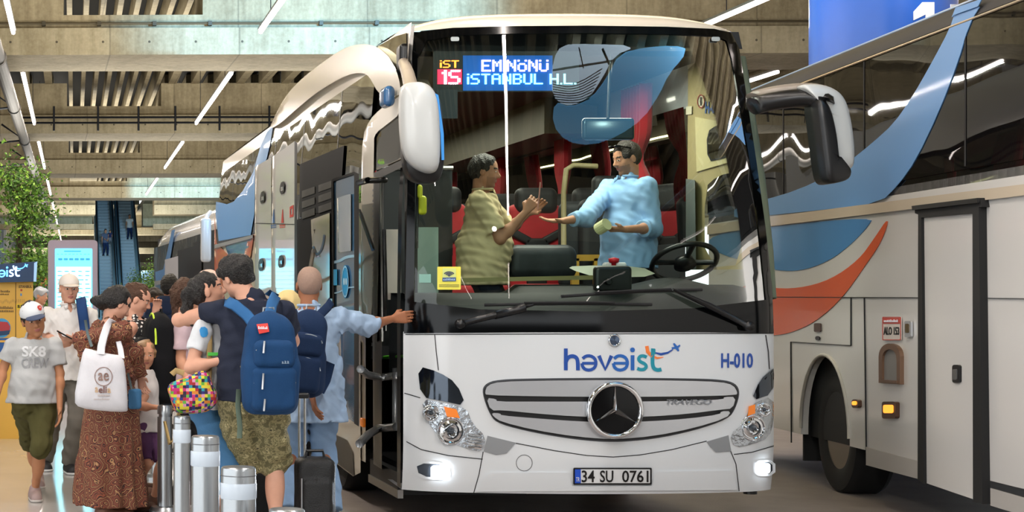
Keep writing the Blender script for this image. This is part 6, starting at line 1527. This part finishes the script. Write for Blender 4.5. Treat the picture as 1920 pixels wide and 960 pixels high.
# ------------------------------------------------------------------ woman in pink with black rucksack
pk=person('person','brown-haired woman in pale pink T-shirt carrying a big black rucksack, queuing',1.07,12.95,1.66,82,head=(0,5,0),skinm=SK1,hairm=HBRN,hair='long',female=True,
    arms=[[(365,690,13.1),(395,690,13.0)],[(338,672,12.8),(352,715,12.7)]],top=dict(m=cloth('pale_pink','#cfb6bd'),hem=.47,sleeve=.72,infl=.02),bottom=dict(kind='trousers',m=cloth('black_cloth','#17171a'),hem=1.95,infl=.02),shoes=(mat('shoe_black','#1b1b1e'),mat('sole_white','#c9c9c9')))
def rucksack(name,label,c,size,fwd,m,m2=None,straps=None,pocket=True,tilt=0,trim=None):
    """rounded pack centred at c; fwd = direction away from the wearer's back"""
    r=empty(name,c,label,'backpack'); f=nrm(v3(fwd[0],fwd[1],0)); rt=v3(-f[1],f[0],0); M=np.stack([rt,f,v3(0,0,1)],1)
    cc,ss=math.cos(tilt),math.sin(tilt); M=M@np.array([[cc,0,ss],[0,1,0],[-ss,0,cc]])
    w,d,h_=size; c=v3(c); L=lambda a,b,e:c+M@v3(a,b,e)
    G=Fld(); G.box(L(0,0,-.02),v3(w/2,d/2,h_/2-.02),M,.07).el(L(0,0,h_*.36),v3(w*.46,d*.46,h_*.16),M,.05).box(L(0,d*.15,-h_*.2),v3(w*.53,d*.4,h_*.27),M,.07,.03)
    V_,Q_=G.mesh(.007,noise=(.0035,30,4)); q_=(V_-c)@M; tz=np.clip(q_[:,2]/(h_/2),-1,1); q_[:,0]*=1-.20*np.clip(tz,0,1)**1.5; q_[:,1]*=1-.25*np.clip(tz,0,1); body=fobj('bag_body',(c+q_@M.T,Q_),[m],r)
    if pocket:
        for z,hs,ww in ((.10,.14,.78),(-.24,.22,.86)):
            G=Fld(); G.box(L(0,d*.48,h_*z),v3(w*ww/2,d*.22,h_*hs),M,.045); pk_=fobj('front_pocket',G.mesh(.007,noise=(.002,35,7)),[m],r)
            pts=[L(w*ww*.5*math.cos(t)*.92,d*.60,h_*z+h_*hs*.15+h_*hs*.72*math.sin(t)) for t in lins(.15,math.pi-.15,12)]
            tubechild('zip',[Vector(p) for p in pts],.0045,m2 or M_GREYP,pk_,6)
        tubechild('grab_loop',[Vector(L(x,-.02,h_*.5+z)) for x,z in ((-.035,-.03),(-.03,.03),(.03,.03),(.035,-.03))],.007,m2 or m,r,6)
    if trim: tubechild('trim',[Vector(L(w*.49*math.cos(t),d*.2,h_*.16+h_*.34*math.sin(t))) for t in lins(0,math.pi,14)],.008,trim,r,6)
    return r,L,body
M_BLKB=cloth('ruck_black','#101114')
rucksack('rucksack','big black rucksack with lime trim worn by the woman in pale pink',(.87,12.93,1.08),(.36,.24,.66),(-1,-.1),M_BLKB,trim=mat('lime','#b8d630',.5))
# dark coat hanging down from the rucksack side
# ------------------------------------------------------------------ couple
hw=person('person','black-haired woman in white T-shirt and denim kissing the young man, bright bag on her back',1.06,11.05,1.66,72,head=(12,-14,0),skinm=SK4,hairm=HBLK,hair='pony',female=True,headoff=(-.02,0,.02),
    arms=[[(440,640,11.4),(440,600,11.3)],[(357,690,10.85),(428,673,10.75)]],hands=[dict(curl=.5),dict(dir=(1,-.1,.0),palm=(.1,.9,-.1),curl=.4,thumb=(0,0,1))],
    top=dict(m=cloth('pale_tee','#cfd3d8'),hem=.50,sleeve=.55,infl=.016,sinfl=.014),bottom=dict(kind='trousers',m=cloth('denim_light','#4a78a2'),hem=1.35,infl=.014,flare=.004),shoes=(mat('sandal','#5d3b2a'),mat('sandal_sole','#40291e')))
fs=onto([hw['top']]); drape('sleeve_badge',smooth_poly([(373,614),(388,612),(391,630),(377,634)],1),fs,mat('badge_cyan','#2f8fd0',.6),hw['top'],.006,.004,6)
ym=person('person','young man in navy T-shirt and camouflage shorts embracing the black-haired woman, back to us',1.30,10.75,1.81,165,head=(48,14,8),skinm=SK4,hairm=HBLK,hair='thick',headoff=(-.10,.03,-.03),
    arms=[[(335,600,11.12),(400,592,11.35)],[(548,640,10.9),(520,690,11.15)]],hands=[dict(curl=.4),dict(curl=.4)] ,feet=[G0(455,10.9),G0(518,10.9)],
    top=dict(m=cloth('navy_tee','#262b3b'),hem=.495,flare=1.12,w=1.18,sleeve=[.36,.62],infl=.024,sinfl=.016,wr=.005),bottom=dict(kind='shorts',m=pattern_mat('camo','camo',['#5f5a3c','#8d845f','#6e6846','#a79c74','#4a4630'],26),hem=1.02,infl=.032,flare=.014,wr=.008),shoes=(mat('shoe_brown','#4c3c30',.6),mat('sole_white','#c9c9c9')))
M_RB=cloth('ruck_blue','#1b3f68'); M_RB2=mat('zip_grey','#7d8790',.4,.4)
rk,LL,rb=rucksack('rucksack','large blue rucksack with two front pockets worn by the man in camouflage shorts',tuple(P(505,682,10.42)),(.315,.22,.60),(.12,-1),M_RB,M_RB2)
sm=cloth('strap_steel','#2d5d8e')
for pts in ([(505,595,10.38),(510,570,10.48),(518,553,10.62),(515,548,10.75),(505,556,10.9)],[(478,610,10.38),(462,590,10.44),(440,572,10.52),(425,565,10.62),(420,565,10.8)]):
    strap('shoulder_strap',[P(*q_) for q_ in pts],.034,.010,sm,rk)
strap('hanging_strap',[P(448,730,10.45),(P(446,760,10.45)),P(450,800,10.44),P(449,822,10.44)],.016,.005,cloth('strap_dull','#5b6a5e'),rk)
fr2=onto([rb]+[o for o in rk.children if o.name.startswith('front_pocket')])
tg=drape('luggage_tag',[(481,608),(502,606),(505,622),(486,626)],fr2,mat('tag_red','#d8352a',.5),rk,.02,.008,8); marks('tag_print',484,611,502,617,6,fr2,mat('white_paint','#e6ecf4'),tg,.024,.003)
for (x,y,l) in ((496,640,22),(494,700,30),(497,748,22)): tubechild('zip_pull',[fr2(x,y,.015),fr2(x-1,y+l*.5,.018),fr2(x-2,y+l,.015)],.006,mat('zip_pull','#c4cad0',.4,.4),rk,6)
marks('stitched_mark',528,675,543,682,3,fr2,mat('thread_pale','#8196ac',.6),rk,.008,.003)
# bright bag
cbg=empty('crossbody_bag',P(360,730,10.7),'small bag in a bright multicoloured weave hanging behind the black-haired woman','bag')
G=Fld(); c=v3(P(360,735,10.66)); M=np.array(Matrix.Rotation(math.radians(-22),3,'Y')); G.box(c,(.135,.05,.10),M,.05).el(c+v3(.02,0,-.05),(.13,.055,.08),None,.04)
fobj('bag_body',G.mesh(.006),[pattern_mat('bright_weave','checks',['#c97a2c','#b8276a','#2a2670','#cfc23a','#27909f','#5fa63a','#a3282c','#2f2340','#c98aa6','#221c33'],54)],cbg)
strap('bag_strap',[P(392,596,10.9),P(393,640,10.85),P(392,700,10.84),P(388,760,10.8)],.018,.005,cloth('strap_tan','#a38a5f'),cbg)
strap('bag_strap',[P(322,702,10.75),P(330,695,10.7),P(345,700,10.66)],.018,.006,cloth('strap_tan','#a38a5f'),cbg)
mb=MB(); mb.rbox(tuple(P(400,664,10.83)),(.07,.006,.022),.003); mb.build('bag_label',mat('label_green','#4fc24a',.5),cbg)
# ------------------------------------------------------------------ older man in pale blue
om=person('person','older man with cropped grey hair in pale blue clothes reaching for the coach door',1.81,11.85,1.73,172,head=(8,0,0),skinm=SK3,hairm=mat('hair_cropped','#94796a',.7,noise=.15,nscale=80),hair='crop',fat=1.08,
    arms=[[(575,690,11.75),(585,740,11.65)],[(692,610,11.95),(735,598,12.1)]],hands=[dict(curl=.4),dict(dir=(1,.1,.12),palm=(.2,1,0),curl=.5,thumb=(0,0,1))],
    top=dict(m=cloth('pale_blue_shirt','#9db4cf'),hem=.40,sleeve=[.8,1.18],infl=.032,flare=1.14,w=1.10,sinfl=.024,collar=True,wr=.006),bottom=dict(kind='trousers',m=cloth('pale_jean','#86a2c2'),hem=1.95,infl=.018,flare=.035,wr=.005),shoes=(mat('shoe_brown','#4c3c30'),mat('sole_white','#c9c9c9')))
rk2,LL2,rb2=rucksack('rucksack','dark navy rucksack hanging on the back of the older man in pale blue',tuple(P(574,662,11.48)),(.25,.18,.56),(-.1,-1),cloth('ruck_navy','#1a2d4c'),M_RB2,pocket=True,tilt=.12)
for pts in ([(560,608,11.5),(552,590,11.6),(548,578,11.75)],[(585,605,11.45),(600,590,11.5),(615,575,11.6),(622,565,11.75)],[(600,735,11.5),(612,712,11.5),(620,680,11.6)]):
    strap('shoulder_strap',[P(*q_) for q_ in pts],.030,.009,cloth('ruck_navy','#1a2d4c'),rk2)
mb=MB(); mb.rbox(tuple(P(543,618,11.35)),(.045,.02,.13),.012,Matrix.Rotation(.12,3,'Y')); mb.rbox(tuple(P(546,600,11.35)),(.02,.02,.03),.006); mb.build('luggage_label',mat('label_white','#d6dde2',.4),rk2)
# woman in yellow scarf
hj=person('person','woman in pale yellow headscarf and dark glasses behind the young couple',1.85,13.1,1.57,-15,head=(-10,8,0),skinm=SK4,hair='none',female=True,top=dict(m=cloth('beige_coat','#b9a88c'),hem=.35,sleeve=1.9,infl=.03),bottom=dict(kind='trousers',m=cloth('black_cloth','#17171a'),hem=1.95),shoes=(mat('shoe_black','#1b1b1e'),mat('sole_white','#c9c9c9')))
G=Fld(); q=hj['T']; G.el(q((0,-.04,.08)),v3(.42,.50,.50)*hj['S'],hj['R'],.03).rc(q((0,-.05,-.3)),q((0,.1,-.75)),.34*hj['S'],.50*hj['S'],.04).el(q((0,.50,-.03)),v3(.27,.30,.37)*hj['S'],hj['R'],.02,'s')
fobj('headscarf',G.mesh(.007,noise=(.004,30,8)),[cloth('scarf_yellow','#dcc38a')],hj['root'])
mb=MB()
for s in (-1,1): p=q((s*.13,.40,.03)); mb.rbox(tuple(p),(.052,.012,.04),.012)
mb.build('sunglasses',M_BLKG,hj['root'])
# pale-haired person between the heads of the couple
person('person','pale-haired person whose hair shows just behind the heads of the kissing couple',1.36,14.2,1.74,160,skinm=SK4,hairm=mat('hair_pale','#d9b8a8',.6),hair='short',h=.008,top=dict(m=cloth('plain_pink','#c79a94'),hem=.46),bottom=dict(kind='trousers',m=cloth('dark_jean','#1e2735'),hem=1.95),shoes=(mat('shoe_black','#1b1b1e'),mat('sole_white','#c9c9c9')))
# ------------------------------------------------------------------ escalator riders
def esc(px,pyf,Y): z=(Y-103)*8.3/18.5; x=P(px,0,Y).x; return x,Y,z
x,y,z=esc(198,484,112.0)
person('person','person in blue jeans holding a small child on the left escalator',x,y,1.7,10,zg=z+.12,h=.022,skinm=SK1,hairm=HDK,arms=[[(202,452,111.9),(198,449,111.7)],None],top=dict(m=cloth('slate_tee','#5f6b86'),hem=.48),bottom=dict(kind='trousers',m=cloth('dark_jean2','#22345c'),hem=1.95),shoes=(mat('shoe_black','#1b1b1e'),mat('sole_white','#c9c9c9')))
person('person','small child in dark blue held on the arm of the person on the left escalator',x+.28,y-.25,.85,10,zg=z+.12+.75,h=.022,hh=.19,skinm=SK1,hairm=HDK,top=dict(m=cloth('child_blue','#27325a'),hem=.46),bottom=dict(kind='trousers',m=cloth('child_grey','#7d7f88'),hem=1.9),shoes=(mat('shoe_black','#1b1b1e'),mat('sole_white','#c9c9c9')))
x,y,z=esc(243,452,114.5)
person('person','man in white shirt and jeans standing on the right escalator',x,y,1.62,5,zg=z+.12,h=.022,skinm=SK2,hairm=HDK,top=dict(m=cloth('plain_white','#d5d3d0'),hem=.46),bottom=dict(kind='trousers',m=cloth('dark_jean2','#22345c'),hem=1.95),shoes=(mat('shoe_black','#1b1b1e'),mat('sole_white','#c9c9c9')))
# ------------------------------------------------------------------ inside the coach
b1=person('person','man in beige shirt inside the coach raising a pen-like stick in his hand',3.28,13.05,1.72,70,zg=.86,head=(0,8,0),skinm=SK5,hairm=HDK,hair='short',fat=1.15,stub=mat('stubble2','#8c604a',.6),legs=True,
    arms=[[(955,430,13.3),(990,400,13.3)],[(938,448,12.85),(985,398,12.85)]],hands=[dict(curl=.8),dict(dir=(.6,0,.8),palm=(.2,.9,.1),curl=1.0,thumb=(0,0,1))],
    top=dict(m=cloth('beige_shirt','#cbb78f'),hem=.44,sleeve=.78,infl=.026,w=1.15,belly=1.25,sinfl=.024,collar=True,wr=.005),bottom=dict(kind='trousers',m=cloth('dark_trouser','#1f2430'),hem=1.95),shoes=(mat('shoe_black','#1b1b1e'),mat('sole_white','#c9c9c9')))
b2=person('person','man in light blue shirt inside the coach holding out his open hand',4.46,13.35,1.74,-62,zg=.96,head=(-14,16,0),skinm=SK6,hairm=HDK,hair='short',fat=1.12,stub=mat('stubble3','#946a55',.6),
    arms=[[(1225,428,13.15),(1172,430,12.85)],[(1098,408,13.1),(1058,414,13.0)]],hands=[dict(dir=(-1,0,.0),palm=(0,.3,1),curl=.7,thumb=(0,-.2,1)),dict(dir=(-1,0,0),palm=(0,-.2,1),curl=.25,thumb=(0,-.5,.8))],
    top=dict(m=cloth('bus_blue_shirt','#8fb4dc'),hem=.45,sleeve=[1.35,1.6],infl=.024,w=1.12,belly=1.2,sinfl=.024,collar=True,wr=.005),bottom=dict(kind='trousers',m=cloth('black_cloth','#17171a'),hem=1.95),shoes=(mat('shoe_black','#1b1b1e'),mat('sole_white','#c9c9c9')))
sg=empty('sunglasses',Vector(b2['T']((0,.2,.52))),'dark sunglasses pushed up on the hair of the man in light blue','glasses')
mb=MB()
for s in (-1,1): mb.rbox(tuple(b2['T']((s*.15,.28,.46))),(.05,.03,.02),.009)
mb.tube([Vector(b2['T']((-.34,-.05,.30))),Vector(b2['T']((-.2,.26,.47))),Vector(b2['T']((.2,.26,.47))),Vector(b2['T']((.34,-.05,.30)))],.006,6); mb.build('frame',M_BLKG,sg)
pr=empty('ticket_roll',P(1134,424,12.8),'white and yellow ticket roll in the hand of the man in light blue','roll')
mb=MB(); mb.tube([P(1122,430,12.82),P(1138,420,12.75)],.045,16); mb.build('roll_paper',mat('roll_yellow','#c9c79a',.6),pr,False)
pn=empty('pen',P(1010,360,12.8),'thin pale stick held up by the man in beige inside the coach','pen'); MB().tube([P(1008,392,12.82),P(1011,366,12.8),P(1013,342,12.78)],.005,8).build('pen_body',mat('pen_pink','#c98a80',.4),pn)
# ------------------------------------------------------------------ suitcases
def suitcase(label,c,size,m,handle=None):
    r=empty('suitcase',(c[0],c[1],0),label,'suitcase'); w,d,h_=size; x,y=c[0],c[1]
    G=Fld(); G.box((x,y,.05+h_/2),(w/2,d/2,h_/2),None,.05); G.box((x,y-d*.42,.05+h_*.42),(w*.42,d*.18,h_*.33),None,.04); fobj('case_body',G.mesh(.009,noise=(.0015,25,3)),[m],r)
    for s in (-1,1):
        for t in (-1,1): mb=MB(); mb.tube([(x+s*w*.38-.012,y+t*d*.3,.028),(x+s*w*.38+.012,y+t*d*.3,.028)],.027,14); mb.build('caster',M_RUB,r)
    mb=MB(); mb.tube([(x-w*.42,y-d*.62,.05+h_*z) for z in (.1,.3,.6,.75)],.005,6); mb.build('zip',mat('zip_silver','#a9adb2',.3,.7),r)
    mb=MB(); mb.tube([(x-.06,y,.05+h_),(x-.05,y,.09+h_),(x+.05,y,.09+h_),(x+.06,y,.05+h_)],.010,8); mb.build('carry_handle',M_BLK,r)
    if handle:
        top_=handle
        for s in (-.0,.035): mb=MB(); mb.tube([(x-w*.36+s,y+d*.3,.05+h_*.9),(x-w*.36+s,y+d*.3,top_)],.008,8); mb.build('pull_rod',mat('rod_silver','#c9ccd0',.25,.8),r)
        mb=MB(); mb.rbox((x-w*.36+.018,y+d*.3,top_+.01),(.09,.03,.035),.012); mb.build('pull_grip',M_BLK,r)
    return r
p=P(590,0,11.0); suitcase('black wheeled suitcase with raised chrome pull handle right of the steel bollards',(p.x,11.0),(.24,.22,.48),mat('case_black','#0b0c0e',.55,bump=.3,bscale=120),.90)
p=P(478,0,11.5); suitcase('black suitcase standing in shadow behind the legs of the man in camouflage shorts',(p.x,11.5),(.30,.22,.50),mat('case_black','#121316'))
